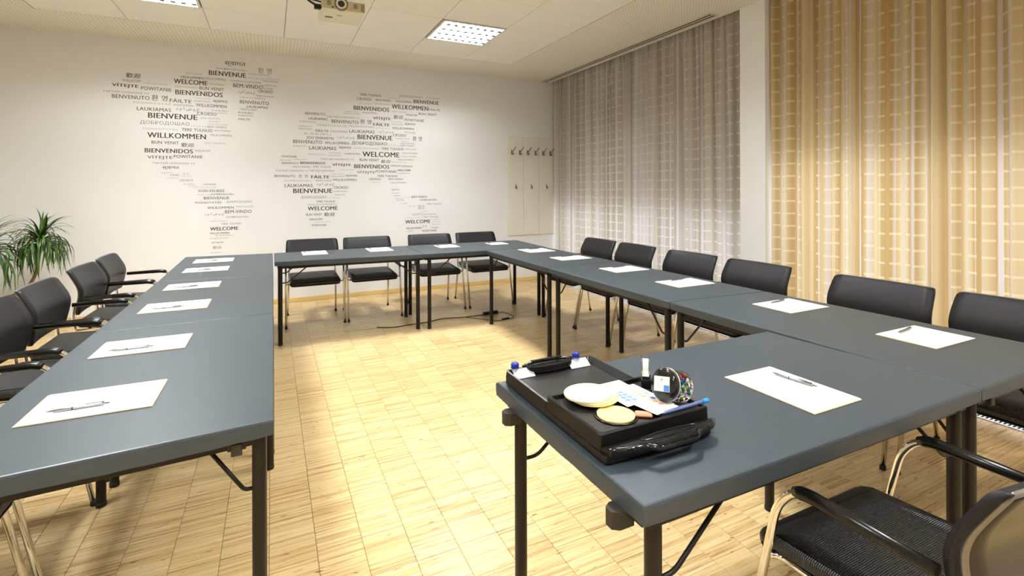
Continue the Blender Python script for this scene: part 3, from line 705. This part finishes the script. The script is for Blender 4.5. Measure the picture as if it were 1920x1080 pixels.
for s in (-1, 1):
    for q in range(2): obj('latch', MB().tube(round_path([(cx_ + s * (.098 + q * .016), TY0_ - .041, Z + .033), (cx_ + s * (.103 + q * .016), TY0_ - .046, Z + .041), (cx_ + s * (.110 + q * .016), TY0_ - .038, Z + .033)], .004, 3), .0018, 6), M['blackg'], t)

# cream moderation cards
def oval(name, label, cx, cy, a, b, rot, z, th, m, group=None):
    o = link(name, MB().stack([[(a * k * math.cos(2 * PI * i / 48), b * k * math.sin(2 * PI * i / 48), zz) for i in range(48)] for k, zz in ((.996, 0), (1, .0003), (1, th - .0003), (.996, th))], True, False).mesh(name, m), None, (cx, cy, z), (0, 0, rot))
    return tag(o, label, 'card', group)
zc = Z + .0605
oval('round_card', 'yellow edged round card lowest under the big cream card, in the tray', .775, 1.100, .066, .060, .1, zc, .0032, M['cream2'])
oval('round_card', 'pale round card in the middle of the stack of three in the tray', .770, 1.106, .066, .060, .3, zc + .0036, .003, M['cream'])
oval('round_card', 'large cream oval card on top of the stack in the tray', .762, 1.112, .067, .061, .2, zc + .007, .0045, M['cream'])
oval('round_card', 'small round cream card alone in the front cup of the tray', .772, 1.005, .047, .047, 0, Z + .0525, .0035, M['cream2'])
# coloured dot sticker sheets
dotm = {k: mat('dot_' + k, c, 0.6) for k, c in dict(green=srgb(190, 226, 170), mint=srgb(150, 222, 185), orange=srgb(244, 176, 140), blue=srgb(110, 150, 214), navy=srgb(60, 80, 150)).items()}
def sheet(label, cx, cy, w, h, rot, z, rows, tilt=0):
    t_ = thing('sticker_sheet', label, 'sticker sheet', (cx, cy, z), rot); t_.rotation_euler = (tilt, 0, rot)
    obj('backing_sheet', MB().box(-w / 2, w / 2, -h / 2, h / 2, 0, .0004), M['paper'], t_)
    dm = {}
    for r_, (yy, k, n, off) in enumerate(rows):
        if k not in dm: dm[k] = MB().lathe([(.0075, 0), (.0075, .0004)], 16).mesh('dot_sticker', dotm[k])
        for i in range(n): link('dot_sticker', dm[k], t_, (-w / 2 + .014 + off + i * .0175, yy, .0005))
sheet('white sheet with blue and orange dot stickers, lowest on the tray insert', .862, 1.090, .150, .098, J(-88), zc + .0005, [(.036, 'green', 3, .0), (.016, 'green', 2, .01), (-.002, 'orange', 7, .014), (-.022, 'blue', 6, .036), (-.040, 'blue', 2, .03)])
sheet('white sheet with mint and orange dot stickers across the tray insert', .890, 1.045, .150, .080, J(-86), zc + .0016, [(.024, 'mint', 6, .035), (.004, 'orange', 7, .01), (-.016, 'mint', 5, .02), (-.032, 'blue', 4, .012)])
sheet('white sheet with faint dots and one navy row, topmost sticker sheet', .882, .990, .085, .085, J(-80), zc + .0027, [(.030, 'navy', 1, .0), (.018, 'orange', 3, .0), (.002, 'green', 2, .0)])
o = obj('eraser', MB().box(-.021, .021, -.0115, .0115, 0, .009, .003), M['coral'], None, (.832, .972, Z + .0512), (0, 0, J(-35))); tag(o, 'small coral rubber block beside the dot sticker sheets', 'eraser')
# blue pen on the ledge
p = thing('marker_pen', 'clear and blue pen with light blue cap along the front edge of the tray', 'pen', (.945, .951, Z + .0605), J(2))
obj('barrel', MB().tube([(-.082, 0, 0), (-.078, 0, 0), (-.070, 0, 0), (.068, 0, 0)], [.0008, .0016, .0042, .0045], 12), mat('blue_clear_barrel', srgb(150, 175, 235), .1, trans=.5), p)
obj('cap', MB().tube([(.066, 0, 0), (.086, 0, 0)], .0058, 14), M['ltblue'], p)
obj('ink_tube', MB().tube([(-.07, 0, 0), (.06, 0, 0)], .0016, 8), M['blue'], p)

# tape dispenser: clear frame on black foot
t = thing('tape_dispenser', 'small clear tape dispenser standing on the right side of the tray', 'tape dispenser', (.968, 1.122, Z + .0506), J(-40)); t.scale = (.84,) * 3
obj('foot', MB().box(-.015, .018, -.030, .028, .0, .032, .004), M['blackg'], t)
side = lambda x: MB().prism([(0, 0)] * 0 or [(x, 0)], 0, 0)
def plate(x0, x1, prof):
    n = len(prof); vs = [(x0, y, z) for y, z in prof] + [(x1, y, z) for y, z in prof]
    return MB().add(vs, [tuple(range(n)), tuple(range(2 * n - 1, n - 1, -1))] + [(i, n + i, n + (i + 1) % n, (i + 1) % n) for i in range(n)])
prof = [(-.028, .032), (.026, .032), (.026, .085), (.016, .095), (-.004, .095), (-.010, .085), (-.014, .055), (-.028, .048)]
for x in (-.013, .0105): obj('side_plate', plate(x, x + .0025, prof), M['clear'], t)
rr = MB()
n = 28; rings = [[(x, .006 + r_ * math.cos(2 * PI * i / n), .064 + r_ * math.sin(2 * PI * i / n)) for i in range(n)] for x, r_ in ((-.009, .012), (-.009, .0255), (.009, .0255), (.009, .012), (-.009, .012))]
rr.stack(rings, False, False); obj('tape_roll', rr, M['tape'], t)
obj('roller', MB().tube([(-.0095, .006, .064), (.0095, .006, .064)], .0118, 16), M['strip'], t)
obj('tape_end', MB().add([(-.0085, -.019, .058), (.0085, -.019, .058), (.0085, -.027, .046), (-.0085, -.027, .046), (-.0085, -.0193, .0575), (.0085, -.0193, .0575), (.0085, -.0273, .0455), (-.0085, -.0273, .0455)], [(0, 1, 2, 3), (7, 6, 5, 4), (0, 4, 5, 1), (2, 6, 7, 3), (1, 5, 6, 2), (3, 7, 4, 0)]), M['tape'], t)
obj('cutter', MB().box(-.011, .011, -.031, -.027, .042, .050), M['chrome'], t)

# pin jar lying tilted with its black lid facing the camera
jx, jy, jz = .914, .995, Z + .109
ax = Vector((.92, .06, -.27)).normalized()          # from lid towards jar bottom
jar = thing('pin_jar', 'clear jar of coloured pins with black lid, leaning on the tray', 'jar', (jx, jy, jz))
q = Vector((0, 0, 1)).rotation_difference(ax).to_euler(); jar.rotation_euler = q; jar.scale = (1.27,) * 3
obj('lid', MB().lathe([(.0005, -.001), (.029, -.001), (.0315, .001), (.0322, .004), (.0322, .015), (.0300, .016)], 36), M['blackg'], jar)
obj('lid_ring', MB().lathe([(.0325, .014), (.0335, .0155), (.0325, .017), (.031, .0155)], 36), M['strip'], jar)
obj('jar_wall', MB().lathe([(.0295, .016), (.0312, .020), (.0312, .056), (.0285, .060), (.0005, .0605)], 32), M['clear'], jar)
lab = obj('lid_label', MB().box(-.020, .020, -.0145, .0145, -.0022, -.0012), M['paper'], jar)
mi = jar.rotation_euler.to_matrix().inverted(); hz = ax.cross(Vector((0, 0, 1))).normalized(); rt = mi @ ((hz if hz.dot(_r) > 0 else -hz) + (_r - ax * ax.dot(_r)).normalized()); ang = math.atan2(rt.y, rt.x); lab.rotation_euler = (0, 0, ang)
bl = obj('blue_square', MB().box(.006, .0195, -.014, -.002, -.0026, -.0022) if (mi @ Vector((0, 0, 1))).dot(Vector((-math.sin(ang), math.cos(ang), 0))) > 0 else MB().box(.006, .0195, .002, .014, -.0026, -.0022), mat('label_blue', srgb(80, 140, 215), .5), lab)
up = 1 if (mi @ Vector((0, 0, 1))).dot(Vector((-math.sin(ang), math.cos(ang), 0))) > 0 else -1
obj('print_lines', MB().box(-.003, .003, .008 * up - .002, .008 * up + .002, -.0025, -.0022).box(-.013, .001, .002 * up - .0004, .002 * up + .0004, -.0025, -.0022).box(-.013, -.001, -.002 * up - .0004, -.002 * up + .0004, -.0025, -.0022).box(-.013, .0, -.006 * up - .0004, -.006 * up + .0004, -.0025, -.0022), M['print'], lab)
pinc = dict(green=srgb(20, 120, 80), teal=srgb(30, 140, 130), yellow=srgb(240, 215, 60), red=srgb(205, 50, 40), white=srgb(240, 236, 226), blue=srgb(40, 60, 170), orange=srgb(235, 130, 60))
head = {}
for k, c in pinc.items():
    head[k] = MB().lathe([(.0004, -.0042), (.0026, -.0034), (.0042, -.001), (.0042, .0012), (.0026, .0034), (.0004, .0042)], 10).mesh('pin_head', mat('pin_' + k, c, .25))
Rm = jar.rotation_euler.to_matrix(); rnd = random.Random(4); pts = []; tries = 0
gdir = mi @ Vector((0, 0, -1))
while len(pts) < 62 and tries < 60000:
    tries += 1
    a, rr_, zz = rnd.uniform(0, 2 * PI), .0262 * math.sqrt(rnd.random()), rnd.uniform(.0215, .0550)
    v = Vector((rr_ * math.cos(a), rr_ * math.sin(a), zz))
    if (v - Vector((0, 0, .038))).dot(gdir) < -.012: continue
    if all((v - w_).length > .0082 for w_ in pts): pts.append(v)
ks = list(pinc)
for i, v in enumerate(pts):
    k = ks[i % 7] if i % 3 else 'green'
    o = link('push_pin', head[k], None, Vector((jx, jy, jz)) + Rm @ (v * 1.27), (rnd.random() * 6, rnd.random() * 6, 0))
    tag(o, f'tiny {k} pin head inside the clear pin jar', 'pin', f'{k} pins in the jar')

# ================================================================== COAT PANEL, PROJECTOR, FLOOR BOX, CABLES, PLANT
cp = thing('coat_rack_panel', 'cream three board coat hook panel on the back wall beside the grey curtain', 'coat rack', (3.12, YB - .0005, 0))
for k in range(3): obj('panel_board', MB().box(k * .2605 + .0015, (k + 1) * .2605 - .0015, -.018, 0, .685, 2.137, .003), M['board'], cp)
def hook(x, z, double):
    h = MB()
    if double:
        h.tube(round_path([(x, -.018, z + .0), (x + .004, -.045, z - .01), (x + .018, -.095, z + .045), (x + .020, -.10, z + .062)], .02, 4), .006, 8)
        h.tube(round_path([(x, -.018, z - .02), (x, -.04, z - .035), (x, -.072, z - .055), (x, -.078, z - .025)], .02, 4), .006, 8)
        h.box(x - .009, x + .009, -.022, -.018, z - .05, z + .02)
    else:
        h.box(x - .007, x + .007, -.022, -.018, z - .03, z + .03)
        h.tube(round_path([(x, -.02, z - .02), (x, -.05, z - .028), (x, -.055, z + .004)], .012, 4), .006, 8)
    obj('coat_hook', h, M['hook'], cp)
for x in (.065, .195, .325, .455, .585, .715): hook(x, 1.925, True)
for x in (.13, .39, .65): hook(x, 1.405, False)
for z in (.80, 2.02): obj('screw', MB().tube([(.13, -.0195, z), (.13, -.017, z)], .006, 10), M['steel'], cp)

# projector hanging from the ceiling
pz, py_ = 2.70, 3.905
pj = thing('ceiling_projector', 'cream video projector hanging from the ceiling, lens toward the camera', 'projector', (.49, py_, pz))
obj('housing', MB().box(-.155, .155, .0, .32, .0, .082, .012), M['proj'], pj)
obj('front_face', MB().box(-.15, .155, -.006, .003, .006, .078, .002), M['projf'], pj)
for x, w_ in ((-.118, .022), (.071, .022)):
    o = obj('vent_square', MB().box(x, x + w_ * 1.3, -.0085, -.0055, .028, .062), M['projv'], pj)
for k in range(3): obj('vent_slat', MB().box(.128 + k * .008, .132 + k * .008, -.0085, -.0055, .012, .066), M['projv'], pj)
def ringy(r0, r1, y0, y1, n=32, cx=-.018, cz=.047):
    rg_ = lambda r_, y_: [(cx + r_ * math.cos(2 * PI * i / n), y_, cz + r_ * math.sin(2 * PI * i / n)) for i in range(n)]
    return MB().stack([rg_(r1, y0), rg_(r1, y1), rg_(r0, y1), rg_(r0, y0), rg_(r1, y0)], False, True)
obj('lens_bezel', ringy(.034, .052, .0, -.014), M['projf'], pj)
obj('lens_ring', ringy(.043, .0475, -.013, -.0165), M['black'], pj)
obj('lens_barrel', ringy(.025, .036, .0, -.020), M['proj'], pj)
obj('lens', MB().stack([[(-.018 + r_ * math.cos(2 * PI * i / 28), y_, .047 + r_ * math.sin(2 * PI * i / 28)) for i in range(28)] for r_, y_ in ((.0275, .0), (.0275, -.016), (.020, -.020), (.008, -.0225))], True, True), M['lens'], pj)
obj('sensor_window', MB().tube([(-.078, -.009, .018), (-.078, -.004, .018)], .006, 12), M['lens'], pj)
obj('underside_vent', MB().box(-.115, -.06, .16, .19, -.0015, .001).box(-.035, .0, .105, .118, -.0015, .001), M['projv'], pj)
for k in range(5): obj('vent_slot', MB().box(-.112 + k * .011, -.106 + k * .011, .162, .188, -.003, -.0012), M['black'], pj)
obj('mount_plate', MB().box(-.09, .09, .08, .24, .082, .090, .002), M['proj'], pj)
obj('mount_pole', MB().tube([(0, .16, .088), (0, .16, H - pz)], .02, 16), M['proj'], pj)
obj('ceiling_rose', MB().lathe([(.06, -.006), (.06, -.0005)], 24, (0, .16, H - pz)), M['proj'], pj)
pc = thing('projector_cable', 'thick black cables looping from the ceiling into the projector side', 'cable', (.49, py_, pz))
obj('cable', MB().tube(round_path([(-.30, .10, H - pz), (-.29, .09, .17), (-.26, .03, .06), (-.165, .02, .01), (-.155, .02, .012)], .08, 7), .009, 10), M['cable'], pc)
obj('cable', MB().tube(round_path([(-.33, .12, H - pz), (-.31, .10, .13), (-.25, .05, .075), (-.155, .03, .055)], .05, 6), .006, 8), M['cable'], pc)
obj('plug', MB().box(-.205, -.157, .0, .035, -.006, .028, .004), M['black'], pc)

# floor socket box and cables
fb = thing('floor_socket_box', 'flat floor socket lid under the back table', 'socket box', (.775, 5.09, 0))
obj('lid', MB().box(-.14, .14, -.10, .10, .0008, .004, .001), M['floor'], fb)
obj('lid_frame', MB().box(-.15, .15, -.11, -.101, .0005, .005).box(-.15, .15, .101, .11, .0005, .005).box(-.15, -.141, -.101, .101, .0005, .005).box(.141, .15, -.101, .101, .0005, .005), M['steel'], fb)
def cable(label, pts, r=.005, extra=None):
    c_ = obj('floor_cable', MB().tube(round_path([(x, y, r + .0005) for x, y in pts], .06, 5), r, 8), M['cable'])
    return tag(c_, label, 'cable')
cable('dark cable running along the floor under the back table to the socket strip', [(.93, 4.99), (1.08, 4.91), (1.3, 4.95), (1.45, 4.96), (1.62, 5.03), (1.83, 4.97), (2.06, 4.98)])
cable('thin dark cable bent in a loop on the floor beyond the back table leg', [(2.23, 4.985), (2.31, 5.02), (2.34, 4.76), (2.24, 4.70)], .003)
cable('short dark cable beside the leg of the far corner table', [(1.86, 4.955), (2.0, 4.80), (2.10, 4.68), (2.17, 4.70)], .003)
o = obj('socket_strip', MB().box(-.085, .085, -.022, .022, 0.0005, .034, .005), M['black'], None, (2.145, 4.985, 0), (0, 0, .05)); tag(o, 'black socket strip on the floor behind the far table leg', 'socket strip')
o = obj('cable_plug', MB().box(-.045, .045, -.012, .012, 0.0005, .018, .004), M['black'], None, (2.20, 4.712, 0), (0, 0, .2)); tag(o, 'small black plug on the floor near the far table leg', 'plug')

# plants
def leafmesh(L, w, droop, seed):
    r_ = random.Random(seed); n = 9; vs = []; x, z = 0, 0; a = 0; 
    P = []
    th_ = droop[0]
    for i in range(n + 1):
        P.append((x, z, th_)); ds = L / n; x += math.cos(th_) * ds; z += math.sin(th_) * ds; th_ -= droop[1] * (0.5 + i / n)
        th_ = max(th_, -1.52)
    fs = []
    for i, (px_, pz_, th_) in enumerate(P):
        u = i / n; ww = w * (min(1, .55 + u * 2.2)) * (1 - u ** 3) + .0004
        nx, nz = -math.sin(th_), math.cos(th_)
        vs += [(px_, -ww, pz_), (px_ - nx * ww * .35, 0, pz_ - nz * ww * .35), (px_, ww, pz_)]
    for i in range(n):
        o_ = i * 3; fs += [(o_, o_ + 3, o_ + 4, o_ + 1), (o_ + 1, o_ + 4, o_ + 5, o_ + 2)]
    return MB().add(vs, fs, True).mesh('leaf', M['leaf'])
LM = [leafmesh(.30 + .025 * (k % 4) + .012 * k, .010, (1.45 - .13 * k, .10 + .055 * k), k) for k in range(10)]
def crown(par, cx, cy, cz, n, sc, rnd):
    for i in range(n):
        u = (i / n) ** .55; k = min(9, int(u * 10 + rnd.uniform(-.8, .8))); k = max(0, k)
        s_ = sc * rnd.uniform(.8, 1.12)
        o = link('leaf', LM[k], par, (cx + rnd.uniform(-.012, .012), cy + rnd.uniform(-.012, .012), cz - u * .10 + rnd.uniform(-.01, .01)), (rnd.uniform(-.2, .2), rnd.uniform(-.15, .15), rnd.uniform(0, 2 * PI)))
        o.scale = (s_, s_, s_)
rp = random.Random(12)
px0, py0 = -2.345, 6.02
pl = thing('potted_dragon_tree', 'potted dragon tree with arching narrow leaves against the wall at left', 'plant', (px0, py0, 0))
obj('pot', MB().lathe([(.13, 0), (.14, .01), (.185, .30), (.195, .31), (.195, .33), (.18, .33), (.175, .29), (.0005, .29)], 28), M['pot'], pl)
obj('soil', MB().lathe([(.0005, .29), (.174, .291), (.0005, .30)], 20), M['soil'], pl)
obj('trunk', MB().tube(round_path([(.03, 0, .28), (.10, .02, .36), (.30, .06, .44), (.37, .08, .58), (.395, .08, .83)], .08, 6), .014, 10), M['trunk'], pl)
obj('trunk', MB().tube(round_path([(-.02, -.02, .28), (.0, -.05, .45), (.06, -.12, .78)], .1, 6), .018, 10), M['trunk'], pl)
crown(pl, .40, .08, .93, 150, .92, rp)
crown(pl, .06, -.12, .84, 146, 1.22, rp)

# ================================================================== WALL LETTERING (world map of welcome words)
def onwall(u, v):
    a = (u - 960) / F_PX; b_ = -(v - HY) / F_PX
    cr_, sr_ = math.cos(ROLL), math.sin(ROLL); a, b_ = a * cr_ - b_ * sr_, a * sr_ + b_ * cr_
    dx = a * math.cos(YAW) + math.sin(YAW); dy = math.cos(YAW) - a * math.sin(YAW)
    k = YB / dy; return dx * k, CAMZ + b_ * k
W_ = dict(a='WELCOME', b='BIENVENUE', c='BIENVENIDOS', d='WILLKOMMEN', e='BENVENUTO', f='VÍTEJTE', g='POWITANIE', h='FÁILTE', i='LAUKIAMAS', j='CROESO', k='BEM-VINDO', l='BUN VENIT', m='WELKOM',
          n='TERE TULNUD', o='ДОБРОДОШАО', p='ТАРТАЙ МОРИЛНО УУ', q='DOBRODOŠLI', r='स्वागत', s='歡迎', t='환 영', u='د م آ ش و خ', v='VELKOMMEN', w='FOGADTATÁS', x='XUSH KELIBSIZ', y='SOO DHAWEYN', z='HOŞ GELDİNİZ')
FT = ['DOBRODOŠLI', 'TERETULNUD', 'VELKOMMEN', 'ТАРТАЙ МОРИЛНО', 'HOŞ GELDİNİZ', 'FOGADTATÁS', 'WILKOMMEN', 'ДОБРО ПОЖАЛОВАТЬ', 'LAIPNI LŪDZAM', 'KARIBU']
A = """r1285,1495,112,55M ?1205,1510,160,22L t1620,1755,175,60L b1128,1500,208,50B ?885,1055,203,16F v843,1080,243,24M ?1090,1295,257,24L ?1520,1740,212,20F u1520,1680,250,26L ?1690,1840,258,16L ?1670,1820,282,18L
s300,445,222,52M m262,445,275,28L z470,715,305,20F f158,425,322,50B g450,755,357,38M p70,530,387,26L a778,1115,288,50B ?1135,1280,312,16F ?790,1020,340,18F l1035,1280,355,34M c793,1267,402,50B ?1350,1650,282,22L k1372,1670,330,42M
?1670,1810,322,16L ?1675,1770,355,16L j1620,1768,383,30M u1420,1590,392,42M ?1595,1780,430,18L ?1435,1690,448,18F e160,535,437,42M t555,715,447,62M h737,955,472,46M ?980,1140,450,16F ?980,1140,478,18L r1170,1315,488,36M d1000,1305,525,34M
?375,745,497,22F ?775,975,520,18L i408,750,560,38M u800,1035,560,50M j1012,1205,605,34M ?1160,1325,575,18F ?1210,1310,598,16F e1440,1730,493,36M i1508,1720,538,26M ?1435,1605,562,20L ?1425,1575,595,20L ?1425,1575,622,20L h1425,1540,658,26M
b520,1015,630,56B ?1045,1240,650,22L o440,935,700,44L ?1130,1240,682,14F ?1120,1320,712,18F u945,1105,728,26L k1115,1308,738,22L ?470,820,755,22F n857,1165,768,32M ?1180,1345,775,16L d513,1100,825,56B v1140,1358,820,22L l555,830,892,32M s853,980,917,44M
?1085,1295,900,18F c487,970,975,46B m985,1140,975,22L f512,765,1040,48M g778,1065,1033,32M"""
B = """p240,670,137,26L r342,512,188,36M ?325,445,233,16F ?425,515,257,18L ?380,515,285,14F t552,605,245,22F ?530,640,270,10F j515,650,310,24L ?555,660,347,10L ?600,690,365,10F x752,880,350,20L ?640,885,382,14F x700,965,415,26M ?690,830,452,14F q835,1055,447,22M
b757,1013,487,30M w670,933,530,26M o985,1240,525,26L ?793,1057,583,26M ?1070,1255,573,20F k970,1235,622,34M u765,960,650,34M q985,1205,673,24L ?822,990,715,16F n935,1130,743,20L a820,1103,792,38B d818,1015,838,20M ?880,1050,860,14F ?820,1005,888,16F f832,955,932,22M s848,935,980,32L ?820,935,1033,10F"""
C = """n932,1148,98,24M u1215,1330,128,24L o1325,1555,115,24L ?1600,1735,132,16F j902,1048,138,28M k1092,1240,150,20M d1290,1450,165,18M b1468,1720,170,38B ?920,1050,182,14F ?1070,1230,187,16L c870,1225,235,44B d1250,1615,222,48B h1622,1735,243,26M ?790,910,263,12L ?770,935,283,14F ?950,1105,275,18L ?1252,1400,265,14L
l1520,1700,290,24M m1392,1505,298,22M s1270,1365,318,42M e385,585,285,26M f1063,1240,332,42B g1380,1573,350,28M p598,930,317,24L i418,605,335,26M e650,918,365,36M t935,1045,365,48M h1065,1228,390,38B ?1248,1360,367,12L ?1248,1365,392,14L r1378,1485,394,30M q328,495,362,18L ?495,805,403,20F ?815,1075,413,20F ?1090,1230,428,12F d1255,1473,432,24M
?318,455,408,14L ?318,455,435,14L h490,618,452,32M ?635,810,462,20L i825,1080,463,34M u1115,1270,468,34M ?1375,1490,470,14L ?1400,1490,485,10L j1265,1397,500,28M ?375,645,487,18F y400,668,527,30M u705,880,522,36M b908,1258,522,50B ?1285,1430,533,18L t1460,1550,535,50M e265,555,565,36M d580,825,577,28M o850,1205,583,40M u1210,1330,600,22L ?1345,1420,562,10L ?1335,1480,583,14L k1340,1475,605,18L
?265,400,605,14L i425,695,628,38M r722,845,628,30M ?870,1125,630,18L n1145,1370,636,26M ?1380,1495,640,14L ?620,745,675,14L ?415,600,692,16F ?615,745,700,14L q780,935,683,20M a957,1328,692,54B d1355,1505,680,16L ?1345,1500,712,16F"""
D = """g152,300,72,22M ?265,400,100,10L ?125,245,108,12L e152,320,138,20M c335,585,137,26B ?258,440,175,18L n460,640,175,20L p540,875,98,24L f655,843,155,38B l930,1125,107,26M s1145,1238,122,36M ?1245,1395,127,14F ?1310,1465,105,16L c875,1227,172,42B m1238,1340,165,18M j1350,1458,170,18M p90,420,212,24L ?425,675,212,26L ?740,875,205,14F f903,1083,230,40M g1090,1298,222,28M a1310,1440,210,20B ?1310,1430,240,14L
e77,285,267,26M t318,410,268,36L h445,627,272,40B ?638,775,245,12F ?640,780,268,16L r788,905,268,26M d658,900,305,24M n1105,1308,267,24M j1023,1143,298,22M k1218,1362,298,20M ?175,445,312,20F ?485,650,312,16L ?1045,1135,330,10F ?1238,1390,333,16L i180,460,362,34M u500,675,350,42M b265,658,415,48B j672,817,382,26M ?672,802,418,18L ?678,785,455,14L o342,600,480,32L u608,735,483,20L n497,687,522,20M ?405,695,552,20F a410,710,590,42B l395,555,652,24M s575,680,650,40M
m425,555,700,22M ?480,640,725,10F g452,597,758,20M r1248,1330,407,20L ?1240,1330,437,10L ?1270,1335,463,12L ?1350,1435,480,8F ?1280,1350,490,10L ?1295,1375,508,12L k1450,1605,475,22M q1535,1700,503,22M n1600,1745,545,18L ?1345,1410,540,12L ?1420,1500,565,10F s1515,1580,578,50F ?1560,1610,620,10F ?1490,1560,635,8F ?1455,1690,652,18L n1560,1715,676,16L ?1390,1545,683,10F a1385,1637,722,38B ?1650,1735,700,8F ?1650,1735,722,8L ?1650,1740,748,8L ?1650,1720,782,16L d1395,1550,788,20M t1560,1600,768,22L f1395,1465,818,18L g1558,1698,813,22M"""
ml = thing('wall_lettering_map', 'world map made of printed welcome words in many languages on the back wall', 'wall lettering', (0, YB - .0012, 0))
cache = {}; rf = random.Random(2); fi = 0
def glyphs(text, bold):
    key = (text, bold)
    if key in cache: return cache[key]
    cu = bpy.data.curves.new('word', 'FONT'); cu.body = text; cu.size = 1; cu.resolution_u = {'B': 4, 'M': 3}.get(bold, 2); cu.fill_mode = 'FRONT'
    cu.space_character = 1.06
    o = bpy.data.objects.new('tmp', cu); COL.objects.link(o); dg = bpy.context.evaluated_depsgraph_get(); dg.update()
    me = o.evaluated_get(dg).to_mesh(); V = [tuple(v.co) for v in me.vertices]; Fc = [tuple(p.vertices) for p in me.polygons]
    o.evaluated_get(dg).to_mesh_clear(); bpy.data.objects.remove(o); bpy.data.curves.remove(cu)
    reps = {'B': (-.026, 0, .026), 'M': (-.009, .009), 'L': (0,), 'F': (0,)}[bold]; n0 = len(V)
    V2 = [(p[0] + d, p[1], k * .01) for k, d in enumerate(reps) for p in V]; Fc = [tuple(i + k * n0 for i in f) for k in range(len(reps)) for f in Fc]; V = V2
    cache[key] = (V, Fc); return cache[key]
for src, (ox, oy) in ((A, (180, 100)), (B, (240, 280)), (C, (500, 160)), (D, (500, 280))):
    for e_ in src.split():
        st = e_[-1]; k = e_[0]; x0_, x1_, yc, hh_ = [float(q_) for q_ in e_[1:-1].split(',')]
        if k == '?':
            n_ = max(4, int((x1_ - x0_) / hh_ * 1.3)); cand = [w for w in FT if len(w) <= n_ + 3] or ['KARIBU']; text = cand[fi % len(cand)]; fi += 1
        else: text = W_[k]
        V, Fc = glyphs(text, st)
        if not V: continue
        u0, u1, vc, hp = ox + x0_ / 5.3333, ox + x1_ / 5.3333, oy + yc / 5.3333, hh_ / 5.3333
        um = (u0 + u1) / 2
        Xa, _ = onwall(u0, vc); Xb, _ = onwall(u1, vc); _, Zt = onwall(um, vc - hp / 2 * .92); _, Zb = onwall(um, vc + hp / 2 * .92)
        xs = [p[0] for p in V]; ys = [p[1] for p in V]; sx_ = (Xb - Xa) / (max(xs) - min(xs)); sy_ = (Zt - Zb) / (max(ys) - min(ys))
        mb = MB().add([(Xa + (p[0] - min(xs)) * sx_, -p[2] * .01, Zb + (p[1] - min(ys)) * sy_) for p in V], Fc)
        obj('word', mb, M['word'][st], ml)
